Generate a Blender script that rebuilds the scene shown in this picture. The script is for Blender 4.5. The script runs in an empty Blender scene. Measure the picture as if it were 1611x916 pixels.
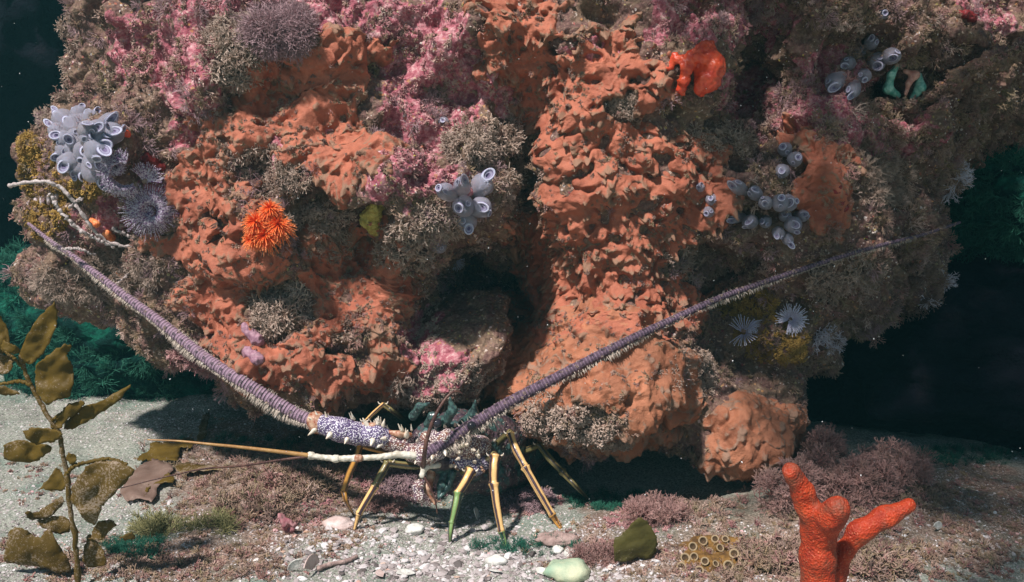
import bpy, math, random
import numpy as np
from mathutils import Vector, Matrix, Quaternion
from mathutils.bvhtree import BVHTree

# ------------------------------------------------------------------ camera, sky, sun, exposure
scene = bpy.context.scene
CAM = np.array([0.0, -1.2, 0.5]); PITCH = math.radians(10.0); W, H, F = 1611.0, 916.0, 1477.0
cd = bpy.data.cameras.new('camera'); cam = bpy.data.objects.new('camera', cd)
scene.collection.objects.link(cam); scene.camera = cam
cam.location = CAM; cam.rotation_euler = (math.radians(90) - PITCH, 0, 0)
cd.sensor_width = 36.0; cd.lens = 36.0 * F / W; cd.clip_start = 0.02; cd.clip_end = 200

SUN_EL, SUN_AZ = math.radians(57), math.radians(-36)      # azimuth measured from -Y (behind the camera), negative = from the left
sdir = Vector((math.sin(SUN_AZ) * math.cos(SUN_EL), -math.cos(SUN_AZ) * math.cos(SUN_EL), math.sin(SUN_EL)))
world = bpy.data.worlds.new('World'); scene.world = world; world.use_nodes = True
wn = world.node_tree.nodes; wl = world.node_tree.links
sky = wn.new('ShaderNodeTexSky'); sky.sky_type = 'NISHITA'; sky.sun_disc = False
sky.sun_elevation = SUN_EL; sky.sun_rotation = math.atan2(sdir.x, sdir.y)
bg = wn['Background']; bg.inputs['Strength'].default_value = 0.045
wl.new(sky.outputs[0], bg.inputs['Color'])
ld = bpy.data.lights.new('sun', 'SUN'); ld.energy = 4.6; ld.angle = math.radians(3.5); ld.color = (1.0, 0.91, 0.88)
sun = bpy.data.objects.new('sun', ld); scene.collection.objects.link(sun)
sun.rotation_euler = sdir.to_track_quat('Z', 'Y').to_euler(); sun.location = (-1, -2, 3)
scene.view_settings.view_transform = 'Standard'; scene.view_settings.look = 'None'
scene.view_settings.exposure = 0.68; scene.view_settings.gamma = 1.0
scene.view_settings.use_curve_mapping = False
try:
    scene.cycles.use_denoising = True
    scene.cycles.max_bounces = 6; scene.cycles.volume_bounces = 0
except Exception:
    pass

rng = np.random.default_rng(11); random.seed(5)
COL = scene.collection
cp, sp = math.cos(PITCH), math.sin(PITCH)

def ray(px, py):
    a = (px - W / 2) / F; b = -(py - H / 2) / F
    return np.array([a, cp + b * sp, -sp + b * cp])
def at(px, py, Y):                                 # the point on the plane y = Y seen at photo pixel (px, py)
    d = ray(px, py); return CAM + d * ((Y - CAM[1]) / d[1])
def proj(p):                                       # photo pixel of world points (n, 3)
    q = p - CAM; dep = q[:, 1] * cp - q[:, 2] * sp
    up = q[:, 1] * sp + q[:, 2] * cp
    return W / 2 + F * q[:, 0] / dep, H / 2 - F * up / dep, dep

# ------------------------------------------------------------------ noise
def hash3(i, j, k, s):
    h = (i.astype(np.int64) * 374761393 + j.astype(np.int64) * 668265263 + k.astype(np.int64) * 2147483647 + s * 974634777) & 0xFFFFFFFF
    h = ((h ^ (h >> 13)) * 1274126177) & 0xFFFFFFFF
    h = ((h ^ (h >> 15)) * 2246822519) & 0xFFFFFFFF
    return (h ^ (h >> 16)) & 0xFFFFFFFF
GR = np.array([[1,1,0],[-1,1,0],[1,-1,0],[-1,-1,0],[1,0,1],[-1,0,1],[1,0,-1],[-1,0,-1],[0,1,1],[0,-1,1],[0,1,-1],[0,-1,-1]], float)
def noise(p, s=0):
    p = np.asarray(p, float); f = np.floor(p); r = p - f; i = f.astype(np.int64)
    u = r * r * r * (r * (r * 6 - 15) + 10); out = np.zeros(len(p))
    for dx in (0, 1):
        for dy in (0, 1):
            for dz in (0, 1):
                g = GR[hash3(i[:,0]+dx, i[:,1]+dy, i[:,2]+dz, s) % 12]
                d = (g * (r - [dx, dy, dz])).sum(1)
                w = (u[:,0] if dx else 1-u[:,0]) * (u[:,1] if dy else 1-u[:,1]) * (u[:,2] if dz else 1-u[:,2])
                out += w * d
    return out
def fbm(p, o=3, s=0):
    r = 0; a = 1.0
    for k in range(o): r = r + a * noise(p * 2.03 ** k + 17.3 * k, s + k); a *= 0.5
    return r
def cells(p, s=0):                                 # distance to nearest jittered point, unit cells
    f = np.floor(p).astype(np.int64); best = np.full(len(p), 9.0)
    for dx in (-1, 0, 1):
        for dy in (-1, 0, 1):
            for dz in (-1, 0, 1):
                a, b, c = f[:,0]+dx, f[:,1]+dy, f[:,2]+dz; h = hash3(a, b, c, s)
                q = np.stack([a + (h & 1023) / 1023., b + ((h >> 10) & 1023) / 1023., c + ((h >> 20) & 1023) / 1023.], 1)
                best = np.minimum(best, np.sqrt(((p - q) ** 2).sum(1)))
    return best
def sstep(a, b, x):
    t = np.clip((x - a) / (b - a), 0, 1); return t * t * (3 - 2 * t)

# ------------------------------------------------------------------ mesh and object helpers
def mkmesh(name, v, quads=None, tris=None, smooth=True, attrs=None):
    me = bpy.data.meshes.new(name); v = np.asarray(v, np.float32)
    loops = []; starts = []; n0 = 0
    for arr, k in ((quads, 4), (tris, 3)):
        if arr is not None and len(arr):
            arr = np.asarray(arr, np.int32); loops.append(arr.ravel())
            starts.append(n0 + np.arange(len(arr), dtype=np.int32) * k); n0 += len(arr) * k
    loops = np.concatenate(loops); starts = np.concatenate(starts)
    me.vertices.add(len(v)); me.vertices.foreach_set('co', v.ravel())
    me.loops.add(len(loops)); me.loops.foreach_set('vertex_index', loops)
    me.polygons.add(len(starts)); me.polygons.foreach_set('loop_start', starts)
    me.update(calc_edges=True)
    me.polygons.foreach_set('use_smooth', np.full(len(starts), smooth))
    for k, a in (attrs or {}).items():
        at_ = me.attributes.new(k, 'FLOAT', 'POINT'); at_.data.foreach_set('value', np.asarray(a, np.float32))
    return me
def obj(name, me, mat, parent=None, loc=None, world_verts=True):
    o = bpy.data.objects.new(name, me); COL.objects.link(o)
    if mat is not None:
        for m in (mat if isinstance(mat, (list, tuple)) else [mat]): me.materials.append(m)
    if parent is not None: o.parent = parent
    return o
def tag(o, label, cat, group=None, kind=None):
    if label: o['label'] = label
    if cat: o['category'] = cat
    if group: o['group'] = group
    if kind: o['kind'] = kind
    return o
def thing(name, label, cat, loc, group=None):
    o = bpy.data.objects.new(name, None); COL.objects.link(o); o.location = loc; o.empty_display_size = 0.02
    return tag(o, label, cat, group)

class MB:                                          # collects pieces of one mesh
    def __init__(s): s.v = []; s.q = []; s.t = []; s.n = 0; s.a = {}
    def add(s, v, quads=None, tris=None, **attrs):
        v = np.asarray(v, float); s.v.append(v)
        if quads is not None and len(quads): s.q.append(np.asarray(quads) + s.n)
        if tris is not None and len(tris): s.t.append(np.asarray(tris) + s.n)
        for k in set(list(s.a) + list(attrs)):
            if k not in s.a: s.a[k] = [np.zeros(s.n)]
            a = attrs.get(k, 0.0); s.a[k].append(np.full(len(v), a) if np.isscalar(a) else np.asarray(a, float))
        s.n += len(v); return s
    def mesh(s, name, smooth=True, origin=(0, 0, 0)):
        v = np.concatenate(s.v) - np.asarray(origin)
        return mkmesh(name, v, np.concatenate(s.q) if s.q else None, np.concatenate(s.t) if s.t else None, smooth,
                      {k: np.concatenate(a) for k, a in s.a.items()})

def spline(pts, n):                                # Catmull-Rom through rows of pts (any columns)
    P = np.asarray(pts, float); P = np.vstack([2 * P[0] - P[1], P, 2 * P[-1] - P[-2]])
    L = len(P) - 3; t = np.linspace(0, L - 1e-9, n); i = t.astype(int); f = (t - i)[:, None]
    a, b, c, d = P[i], P[i+1], P[i+2], P[i+3]
    return 0.5 * ((2*b) + (c-a)*f + (2*a-5*b+4*c-d)*f*f + (3*b-a-3*c+d)*f**3)
def frames(c):
    t = np.gradient(c, axis=0); t /= np.linalg.norm(t, axis=1)[:, None] + 1e-12
    up = np.array([0, 0, 1.0]) if abs(t[0][2]) < 0.9 else np.array([1.0, 0, 0])
    n = np.cross(t[0], up); n /= np.linalg.norm(n); N = [n]
    for k in range(1, len(c)):
        n = N[-1] - t[k] * np.dot(N[-1], t[k]); n /= np.linalg.norm(n) + 1e-12; N.append(n)
    N = np.array(N); return t, N, np.cross(t, N)
def tube(mb, c, r, seg=10, cap=True, flat=1.0, bump=None):
    c = np.asarray(c, float); r = np.broadcast_to(np.asarray(r, float), (len(c),)).copy()
    t, N, B = frames(c); a = np.linspace(0, 2*np.pi, seg, endpoint=False); n = len(c)
    rr = r[:, None] * np.ones(seg)[None]
    if bump is not None: rr = rr * bump(np.arange(n)[:, None] / (n-1), a[None])
    v = c[:, None] + rr[..., None] * (np.cos(a)[None, :, None] * N[:, None] + flat * np.sin(a)[None, :, None] * B[:, None])
    v = v.reshape(-1, 3); i = np.arange(n-1)[:, None] * seg; j = np.arange(seg)[None]; k = (j + 1) % seg
    q = np.stack([i+j, i+k, i+seg+k, i+seg+j], -1).reshape(-1, 4)
    L = np.concatenate([[0], np.cumsum(np.linalg.norm(np.diff(c, axis=0), axis=1))])
    u = np.repeat(L, seg); ang = np.tile(a, n); tp = np.repeat(np.linspace(0, 1, n), seg); tris = []
    if cap:
        e0 = c[0] - t[0] * r[0] * 0.6; e1 = c[-1] + t[-1] * r[-1] * 0.6
        v = np.vstack([v, e0, e1]); u = np.append(u, [0, L[-1]]); ang = np.append(ang, [0, 0]); tp = np.append(tp, [0, 1])
        m = n * seg; jj = np.arange(seg); kk = (jj + 1) % seg
        tris = np.vstack([np.stack([kk, jj, np.full(seg, m)], 1), np.stack([(n-1)*seg+jj, (n-1)*seg+kk, np.full(seg, m+1)], 1)])
    mb.add(v, q, tris, u=u, ang=ang, tip=tp); return mb
def rot_to(n, spin=0.0):                           # rotation taking local +Z to n
    n = Vector(n).normalized()
    return n.to_track_quat('Z', 'Y') @ Quaternion((0, 0, 1), spin)
def ico(sub=2):
    import bmesh
    bm = bmesh.new(); bmesh.ops.create_icosphere(bm, subdivisions=sub, radius=1.0)
    v = np.array([x.co[:] for x in bm.verts]); t = np.array([[q.index for q in f.verts] for f in bm.faces]); bm.free()
    return v, t
ICO1, ICO2, ICO3, ICO5 = ico(1), ico(2), ico(3), ico(6)

# ------------------------------------------------------------------ materials
def ramp(nt, fac, stops, x=0, y=0):
    r = nt.nodes.new('ShaderNodeValToRGB'); e = r.color_ramp.elements
    while len(e) > 1: e.remove(e[-1])
    e[0].position = stops[0][0]; e[0].color = (*stops[0][1], 1)
    for p, c in stops[1:]:
        k = e.new(p); k.color = (*c, 1)
    nt.links.new(fac, r.inputs[0]); return r.outputs[0]
def nmat(name, rough=0.7, sss=0.0, coat=0.0, trans=0.0, spec=0.4):
    m = bpy.data.materials.new(name); m.use_nodes = True; nt = m.node_tree; b = nt.nodes['Principled BSDF']
    b.inputs['Roughness'].default_value = rough; b.inputs['Specular IOR Level'].default_value = spec
    if coat: b.inputs['Coat Weight'].default_value = coat; b.inputs['Coat Roughness'].default_value = 0.15
    if sss: b.inputs['Subsurface Weight'].default_value = sss; b.inputs['Subsurface Scale'].default_value = 0.006; b.inputs['Subsurface Radius'].default_value = (1, .7, .6)
    if trans: b.inputs['Transmission Weight'].default_value = trans
    return m, nt, b
def tco(nt): return nt.nodes.new('ShaderNodeTexCoord').outputs['Object']
def tnoise(nt, co, scale, detail=4, rough=0.55, dist=0.0):
    n = nt.nodes.new('ShaderNodeTexNoise'); n.inputs['Scale'].default_value = scale; n.inputs['Detail'].default_value = detail
    n.inputs['Roughness'].default_value = rough; n.inputs['Distortion'].default_value = dist
    if co is not None: nt.links.new(co, n.inputs['Vector'])
    return n.outputs['Fac']
def tvor(nt, co, scale, feature='F1', out='Distance'):
    n = nt.nodes.new('ShaderNodeTexVoronoi'); n.inputs['Scale'].default_value = scale; n.feature = feature
    nt.links.new(co, n.inputs['Vector']); return n.outputs[out]
def math_(nt, op, a, b=None, clamp=False):
    n = nt.nodes.new('ShaderNodeMath'); n.operation = op; n.use_clamp = clamp
    for k, x in ((0, a), (1, b)):
        if x is None: continue
        if isinstance(x, (int, float)): n.inputs[k].default_value = x
        else: nt.links.new(x, n.inputs[k])
    return n.outputs[0]
def mixc(nt, fac, a, b, mode='MIX'):
    n = nt.nodes.new('ShaderNodeMix'); n.data_type = 'RGBA'; n.blend_type = mode
    for k, x in ((0, fac), (6, a), (7, b)):
        if isinstance(x, (int, float)): n.inputs[k].default_value = x
        elif isinstance(x, tuple): n.inputs[k].default_value = (*x, 1)
        else: nt.links.new(x, n.inputs[k])
    return n.outputs[2]
def attr(nt, name):
    n = nt.nodes.new('ShaderNodeAttribute'); n.attribute_name = name; return n.outputs['Fac']
def bump(nt, b, h, dist=0.001, strength=1.0):
    n = nt.nodes.new('ShaderNodeBump'); n.inputs['Distance'].default_value = dist; n.inputs['Strength'].default_value = strength
    nt.links.new(h, n.inputs['Height']); nt.links.new(n.outputs[0], b.inputs['Normal'])
def setc(nt, b, c): nt.links.new(c, b.inputs['Base Color'])
def simple(name, c1, c2, scale=60, rough=0.6, bs=300, bd=0.0006, **k):   # two-tone mottled surface
    m, nt, b = nmat(name, rough, **k); co = tco(nt)
    setc(nt, b, ramp(nt, tnoise(nt, co, scale, 5), [(0.35, c1), (0.65, c2)])); bump(nt, b, tnoise(nt, co, bs, 4), bd); return m
def tinted(name, stops, tipc=None, rough=0.8, tipmix=0.6, sss=0.0):      # colour picked by the 'tint' attribute, pale tips
    m, nt, b = nmat(name, rough, sss=sss, spec=0.25); c = ramp(nt, attr(nt, 'tint'), stops)
    if tipc: c = mixc(nt, math_(nt, 'MULTIPLY', attr(nt, 'tip'), tipmix), c, tipc)
    setc(nt, b, c); return m

# rock under the growth
def mk_rock(name, stops, pinkon=True, dark=1.0):
    m, nt, b = nmat(name, 0.85, spec=0.2); co = tco(nt)
    big = tnoise(nt, co, 26, 6, 0.65, 0.6); fine = tnoise(nt, co, 190, 4, 0.7)
    c = ramp(nt, big, stops)
    c2 = ramp(nt, fine, [(0.25, (0.03, 0.018, 0.018)), (0.5, (0.19, 0.11, 0.09)), (0.62, (0.34, 0.24, 0.18)), (0.8, (0.6, 0.5, 0.44))])
    c = mixc(nt, 0.5, c, c2)
    if pinkon:
        pk = ramp(nt, tnoise(nt, co, 120, 5, 0.7), [(0.3, (0.2, 0.03, 0.05)), (0.5, (0.44, 0.15, 0.18)), (0.68, (0.68, 0.44, 0.43))])
        f = math_(nt, 'SUBTRACT', math_(nt, 'ADD', math_(nt, 'MULTIPLY', attr(nt, 'pink'), 1.6), math_(nt, 'MULTIPLY', tnoise(nt, co, 55, 5, 0.7), 1.4)), 1.15)
        c = mixc(nt, math_(nt, 'MULTIPLY', f, 4.0, True), c, pk)
    vc = nt.nodes.new('ShaderNodeTexVoronoi'); vc.inputs['Scale'].default_value = 330; nt.links.new(co, vc.inputs['Vector'])
    sepr = nt.nodes.new('ShaderNodeSeparateColor'); nt.links.new(vc.outputs['Color'], sepr.inputs[0])
    sc = ramp(nt, sepr.outputs[1], [(0.0, (0.75, 0.7, 0.66)), (0.4, (0.6, 0.3, 0.1)), (0.6, (0.35, 0.06, 0.1)), (0.8, (0.5, 0.45, 0.15)), (1, (0.8, 0.6, 0.6))])
    c = mixc(nt, math_(nt, 'MULTIPLY', math_(nt, 'GREATER_THAN', math_(nt, 'ADD', sepr.outputs[0], math_(nt, 'MULTIPLY', tnoise(nt, co, 30, 3), 0.5)), 1.2), 0.7), c, sc)
    setc(nt, b, c)
    bump(nt, b, math_(nt, 'ADD', tnoise(nt, co, 260, 5, 0.7), math_(nt, 'MULTIPLY', tvor(nt, co, 200), 0.7)), 0.0025)
    return m
M_rock = mk_rock('reef_rock', [(0.3, (0.055, 0.03, 0.03)), (0.45, (0.16, 0.085, 0.075)), (0.56, (0.2, 0.15, 0.085)), (0.68, (0.32, 0.22, 0.17))])
def mk_green():
    m, nt, b = nmat('green_algal_rock', 0.9, spec=0.1); co = tco(nt)
    setc(nt, b, ramp(nt, tnoise(nt, co, 14, 7, 0.7, 0.5), [(0.35, (0.004, 0.012, 0.014)), (0.5, (0.006, 0.05, 0.04)), (0.62, (0.012, 0.16, 0.1)), (0.75, (0.05, 0.26, 0.18))]))
    bump(nt, b, tnoise(nt, co, 60, 6, 0.75), 0.02); return m
M_green = mk_green(); M_greend = mk_green(); M_greend.name = 'dim_green_rock'
for e_, c_ in zip([n_ for n_ in M_greend.node_tree.nodes if n_.type == 'VALTORGB'][0].color_ramp.elements, [(.002, .005, .006, 1), (.004, .014, .012, 1), (.006, .04, .028, 1), (.02, .1, .07, 1)]): e_.color = c_
def mk_shade():  # rock with the darkness of unlit water and cave put into its colour
    m, nt, b = nmat('shade_black_rock', 0.95, spec=0.05); co = tco(nt)
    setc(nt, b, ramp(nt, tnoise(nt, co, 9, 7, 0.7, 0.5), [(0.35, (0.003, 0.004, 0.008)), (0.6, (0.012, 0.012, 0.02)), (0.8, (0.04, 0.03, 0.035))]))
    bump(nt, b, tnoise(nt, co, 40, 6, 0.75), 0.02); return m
M_shade = mk_shade()
def mk_sponge(name, base, dark, crest):
    m, nt, b = nmat(name, 0.62, sss=0.08, spec=0.3); co = tco(nt)
    c = ramp(nt, tnoise(nt, co, 22, 5, 0.6), [(0.3, dark), (0.52, base), (0.75, tuple(min(1, x * 1.25) for x in base))])
    crestf = math_(nt, 'MULTIPLY', math_(nt, 'SUBTRACT', math_(nt, 'ADD', attr(nt, 'crest'), math_(nt, 'MULTIPLY', tnoise(nt, co, 240, 4, 0.7), 1.1)), 0.86), 4.0, True)
    c = mixc(nt, math_(nt, 'MULTIPLY', crestf, 0.8), c, crest)
    pores = math_(nt, 'LESS_THAN', tvor(nt, co, 420), 0.12)
    c = mixc(nt, math_(nt, 'MULTIPLY', pores, 0.6), c, dark)
    setc(nt, b, c)
    bump(nt, b, math_(nt, 'ADD', tnoise(nt, co, 420, 4, 0.7), tnoise(nt, co, 130, 3)), 0.0014)
    return m
M_sponge = mk_sponge('orange_sponge', (0.42, 0.14, 0.08), (0.26, 0.07, 0.038), (0.26, 0.17, 0.11))
M_sponge2 = mk_sponge('tan_orange_sponge', (0.42, 0.17, 0.09), (0.25, 0.09, 0.045), (0.3, 0.2, 0.14))
def mk_sand():
    m, nt, b = nmat('coarse_sand', 0.9, spec=0.2); co = tco(nt)
    n1 = tnoise(nt, co, 330, 3, 0.8); n2 = tnoise(nt, co, 14, 6, 0.6)
    c = ramp(nt, n1, [(0.3, (0.10, 0.105, 0.085)), (0.5, (0.31, 0.33, 0.275)), (0.7, (0.62, 0.62, 0.55))])
    c2 = ramp(nt, n1, [(0.3, (0.07, 0.045, 0.035)), (0.5, (0.24, 0.17, 0.13)), (0.68, (0.55, 0.45, 0.38))])
    f = math_(nt, 'MULTIPLY', math_(nt, 'SUBTRACT', math_(nt, 'ADD', attr(nt, 'turfy'), n2), 0.75), 3.0, True)
    c = mixc(nt, f, c, c2)
    g = math_(nt, 'MULTIPLY', math_(nt, 'SUBTRACT', tnoise(nt, co, 9, 5, 0.6, 0.4), 0.50), 4.0, True)
    c = mixc(nt, math_(nt, 'MULTIPLY', g, 0.55), c, (0.06, 0.19, 0.14))
    setc(nt, b, c); bump(nt, b, math_(nt, 'ADD', n1, tnoise(nt, co, 90, 4)), 0.003); return m
M_sand = mk_sand()
M_turf = tinted('brown_turf', [(0, (0.06, 0.025, 0.022)), (0.25, (0.17, 0.085, 0.06)), (0.42, (0.2, 0.15, 0.05)), (0.52, (0.28, 0.17, 0.12)), (0.62, (0.28, 0.09, 0.1)), (0.75, (0.16, 0.14, 0.05)), (0.88, (0.34, 0.22, 0.16)), (1, (0.5, 0.38, 0.32))], (0.5, 0.38, 0.32), tipmix=0.42)
M_pturf = tinted('pink_turf', [(0, (0.2, 0.03, 0.045)), (0.35, (0.36, 0.11, 0.13)), (0.7, (0.42, 0.21, 0.19)), (1, (0.48, 0.35, 0.27))], (0.6, 0.44, 0.42), tipmix=0.4)
M_greyturf = tinted('grey_hydroid', [(0, (0.15, 0.09, 0.07)), (0.5, (0.3, 0.21, 0.15)), (1, (0.4, 0.3, 0.23))], (0.58, 0.48, 0.41), tipmix=0.5)
M_whiteturf = tinted('white_hydroid', [(0, (0.32, 0.3, 0.36)), (1, (0.55, 0.52, 0.58))], (0.85, 0.82, 0.9))
M_purpleturf = tinted('purple_alga', [(0, (0.22, 0.11, 0.12)), (1, (0.38, 0.24, 0.25))], (0.56, 0.42, 0.44), tipmix=0.5)
M_redturf = tinted('red_alga', [(0, (0.12, 0.035, 0.03)), (0.5, (0.24, 0.1, 0.085)), (1, (0.3, 0.18, 0.13))], (0.48, 0.33, 0.3))
M_oliveturf = tinted('olive_alga', [(0, (0.08, 0.09, 0.03)), (1, (0.2, 0.19, 0.07))], (0.35, 0.33, 0.16))
M_greenturf = tinted('green_alga', [(0, (0.005, 0.03, 0.02)), (1, (0.015, 0.1, 0.06))], (0.04, 0.2, 0.13))
M_grit = tinted('grit', [(0, (0.09, 0.06, 0.05)), (0.35, (0.36, 0.27, 0.2)), (0.6, (0.6, 0.52, 0.46)), (0.85, (0.8, 0.76, 0.72)), (0.93, (0.5, 0.1, 0.13)), (1, (0.5, 0.42, 0.1))])
M_gravel = tinted('gravel', [(0, (0.11, 0.095, 0.09)), (0.25, (0.3, 0.26, 0.25)), (0.6, (0.52, 0.48, 0.47)), (0.85, (0.74, 0.74, 0.73)), (0.93, (0.5, 0.32, 0.22)), (1, (0.6, 0.38, 0.38))], rough=0.7)
M_snow = simple('particle', (0.6, 0.65, 0.65), (0.8, 0.8, 0.8))

# ------------------------------------------------------------------ haze parameters (box built at the end)

# ------------------------------------------------------------------ the boulder: a solid field, meshed with surface nets
h = 0.005
X = np.arange(-0.86, 1.22, h); Y = np.arange(-0.26, 0.82, h); Z = np.arange(-0.06, 1.06, h)
gx, gz = np.meshgrid(X, Z, indexing='ij')
out_px = [(95,-700),(95,0),(104,60),(88,110),(98,150),(62,180),(32,225),(38,290),(25,330),(45,380),(35,420),(60,470),(130,492),(215,505),(262,560),(305,600),
          (350,598),(420,622),(520,638),(600,618),(690,628),(760,600),(792,622),(832,672),(890,700),(950,710),(1010,695),(1070,690),(1130,735),(1200,750),(1268,722),
          (1282,650),(1262,585),(1295,560),(1300,525),(1360,512),(1440,500),(1505,515),(1525,480),(1525,400),(1535,330),(1590,290),(1640,230),(1900,150),(1900,-700)]
P2 = np.array([at(x, y, 0.10 + 0.13 * (x < 290) + 0.17 * (x > 1290))[[0, 2]] for x, y in out_px])
def polysd(px, pz, P):                             # signed distance, positive inside
    d = np.full(px.shape, 9.0); ins = np.zeros(px.shape, bool)
    for a, b in zip(P, np.roll(P, -1, axis=0)):
        e = b - a; wx, wz = px - a[0], pz - a[1]
        t = np.clip((wx * e[0] + wz * e[1]) / (e @ e), 0, 1)
        d = np.minimum(d, np.hypot(wx - t * e[0], wz - t * e[1]))
        c = ((a[1] > pz) != (b[1] > pz)); xs = (b[0] - a[0]) * (pz - a[1]) / (b[1] - a[1] + 1e-12) + a[0]
        ins ^= c & (px < xs)
    return np.where(ins, d, -d)
S = polysd(gx, gz, P2)
yb = np.full(gx.shape, 0.06)
S0 = 0.81e-3
def G(px, py, rx, ry, amp, rot=0.0, p=2.0):
    c = at(px, py, 0.03); dx = (gx - c[0]) / S0; dz = -(gz - c[2]) / S0
    a = math.radians(rot); u = dx * math.cos(a) + dz * math.sin(a); v = -dx * math.sin(a) + dz * math.cos(a)
    r = np.sqrt((u / rx) ** 2 + (v / ry) ** 2); return amp * np.exp(-r ** p)
for g in [(430,300,260,300,-.10),(480,560,190,90,-.07),(960,260,170,330,-.06),(915,620,135,95,-.13,-15,3),(1030,560,110,90,-.04),
          (700,330,120,110,-.07,0,3),(760,485,100,84,.25,0,2.6),(720,430,60,60,.08),(828,400,36,190,.15),(820,200,40,100,.03),(1130,440,60,50,.12),(1150,560,55,60,.08),(1170,490,60,50,.09),
          (440,60,90,60,-.05),(150,90,120,80,.06),(150,215,90,80,-.05),(190,420,120,60,.03),(1090,110,80,60,-.04),(1235,90,55,120,.17),(1190,170,60,60,.06),
          (1350,90,90,60,.04),(1470,140,90,45,.12,-25,3),(1240,320,110,90,-.03),(1370,250,110,90,-.06),(1380,400,120,80,-.05),(1500,300,90,90,.02),(1195,690,100,62,-.065,0,2.4),
          (1110,690,70,60,-.02),(620,250,90,50,-.05),(1210,600,40,40,.06),(470,150,70,35,.03,-20),(560,400,50,60,.07),(1500,60,120,60,-.05,-30),(1440,60,60,30,.06,-30),
          (130,150,50,35,.05),(430,440,40,30,.05),(340,120,60,60,-.04),(700,150,60,40,.04),(760,80,60,50,-.02),(1560,200,60,90,-.03)]:
    yb += G(*g)
xc = gx
R = 0.075 + 0.19 * sstep(-0.30, -0.62, -(-xc)) * 0 + 0.17 * sstep(-0.30, -0.60, xc) + 0.13 * sstep(0.35, 0.8, xc)
R *= 0.6 + 0.4 * sstep(0.1, 0.4, gz)
yb += 0.22 * sstep(0.24, 0.85, xc)                # right flank turns away
yb += 0.10 * sstep(0.62, 1.0, gz)
Sw = S
Yg = Y[None, :, None]
a = Yg - yb[:, None, :]; b_ = np.broadcast_to(Sw[:, None, :], a.shape); Rg = R[:, None, :]
f = Rg - np.sqrt(np.maximum(Rg - a, 0) ** 2 + np.maximum(Rg - b_, 0) ** 2)
big = (a > Rg) & (b_ > Rg); f = np.where(big, np.minimum(a, b_), f)
del a, big
f = np.minimum(f, 0.77 - Yg + 0 * f)
# foot of the boulder at the back of the cave
foot = np.minimum(np.minimum(Yg - (0.42 + 0.5 * sstep(0.32, 0.55, gx)[:, None, :] + 0.10 * sstep(0.12, 0.30, gz)[:, None, :]), 0.42 - gz[:, None, :]), 0.77 - Yg)
foot = np.minimum(foot, np.minimum(gx[:, None, :] + 0.40, 1.15 - gx[:, None, :]))
f = np.maximum(f, foot); del foot
f[0] = f[-1] = -0.01; f[:, 0] = f[:, -1] = -0.01; f[:, :, 0] = f[:, :, -1] = -0.01

def surface_nets(f, org, h):
    ins = f > 0; nx, ny, nz = f.shape
    cnt = np.zeros((nx-1, ny-1, nz-1), np.int8)
    for dx in (0,1):
        for dy in (0,1):
            for dz in (0,1): cnt += ins[dx:nx-1+dx, dy:ny-1+dy, dz:nz-1+dz]
    act = (cnt > 0) & (cnt < 8); idx = np.full(act.shape, -1, np.int32)
    I, J, K = np.nonzero(act); idx[I, J, K] = np.arange(len(I))
    acc = np.zeros((len(I), 3)); n = np.zeros(len(I)); co = [(x, y, z) for x in (0,1) for y in (0,1) for z in (0,1)]
    val = {c: f[I+c[0], J+c[1], K+c[2]].astype(float) for c in co}
    for c in co:
        for ax in range(3):
            if c[ax] == 0:
                d = list(c); d[ax] = 1; d = tuple(d); v0, v1 = val[c], val[d]; m = (v0 > 0) != (v1 > 0)
                t = np.where(m, v0 / np.where(m, v0 - v1, 1), 0); p = np.tile(np.array(c, float), (len(I), 1)); p[:, ax] = t
                acc += p * m[:, None]; n += m
    V = (np.stack([I, J, K], 1) + acc / n[:, None]) * h + org
    Q = []
    for ax in range(3):
        sl0 = [slice(None)] * 3; sl1 = [slice(None)] * 3; sl0[ax] = slice(0, -1); sl1[ax] = slice(1, None)
        A, B = ins[tuple(sl0)], ins[tuple(sl1)]
        for flip in (False, True):
            m = (A & ~B) if not flip else (~A & B)
            i = np.stack(np.nonzero(m), 1); u, w = [k for k in range(3) if k != ax]
            i = i[(i[:, u] > 0) & (i[:, w] > 0) & (i[:, u] < f.shape[u]-1) & (i[:, w] < f.shape[w]-1)]
            def cell(du, dw):
                j = i.copy(); j[:, u] -= du; j[:, w] -= dw; return idx[j[:, 0], j[:, 1], j[:, 2]]
            q = np.stack([cell(1, 1), cell(0, 1), cell(0, 0), cell(1, 0)], 1)
            if flip != (ax == 1): q = q[:, ::-1]
            Q.append(q)
    return V, np.concatenate(Q)
V, Q = surface_nets(f, np.array([X[0], Y[0], Z[0]]), h); del f
def vnormals(V, Q):
    n = np.cross(V[Q[:, 2]] - V[Q[:, 0]], V[Q[:, 3 if Q.shape[1] == 4 else 2]] - V[Q[:, 1]] if Q.shape[1] == 4 else V[Q[:, 1]] - V[Q[:, 0]])
    if Q.shape[1] == 3: n = -n
    N = np.zeros_like(V)
    for k in range(Q.shape[1]):
        for c in range(3): N[:, c] += np.bincount(Q[:, k], n[:, c], len(V))
    return N / (np.linalg.norm(N, axis=1)[:, None] + 1e-12)
def subdiv(V, Q, extra=()):
    E = np.sort(np.concatenate([Q[:, [k, (k+1) % 4]] for k in range(4)]), 1)
    key = E[:, 0].astype(np.int64) * len(V) + E[:, 1]; uk, inv = np.unique(key, return_inverse=True)
    a, b = uk // len(V), uk % len(V); n = len(V); m = len(Q); inv = inv.reshape(4, m)
    def up(A): return np.concatenate([A, (A[a] + A[b]) / 2, A[Q].mean(1)])
    e = n + inv; c = n + len(uk) + np.arange(m)
    Qn = np.concatenate([np.stack([Q[:, k], e[k], c, e[(k + 3) % 4]], 1) for k in range(4)])
    return up(V), Qn, [up(x) for x in extra]
N0 = vnormals(V, Q)
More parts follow.
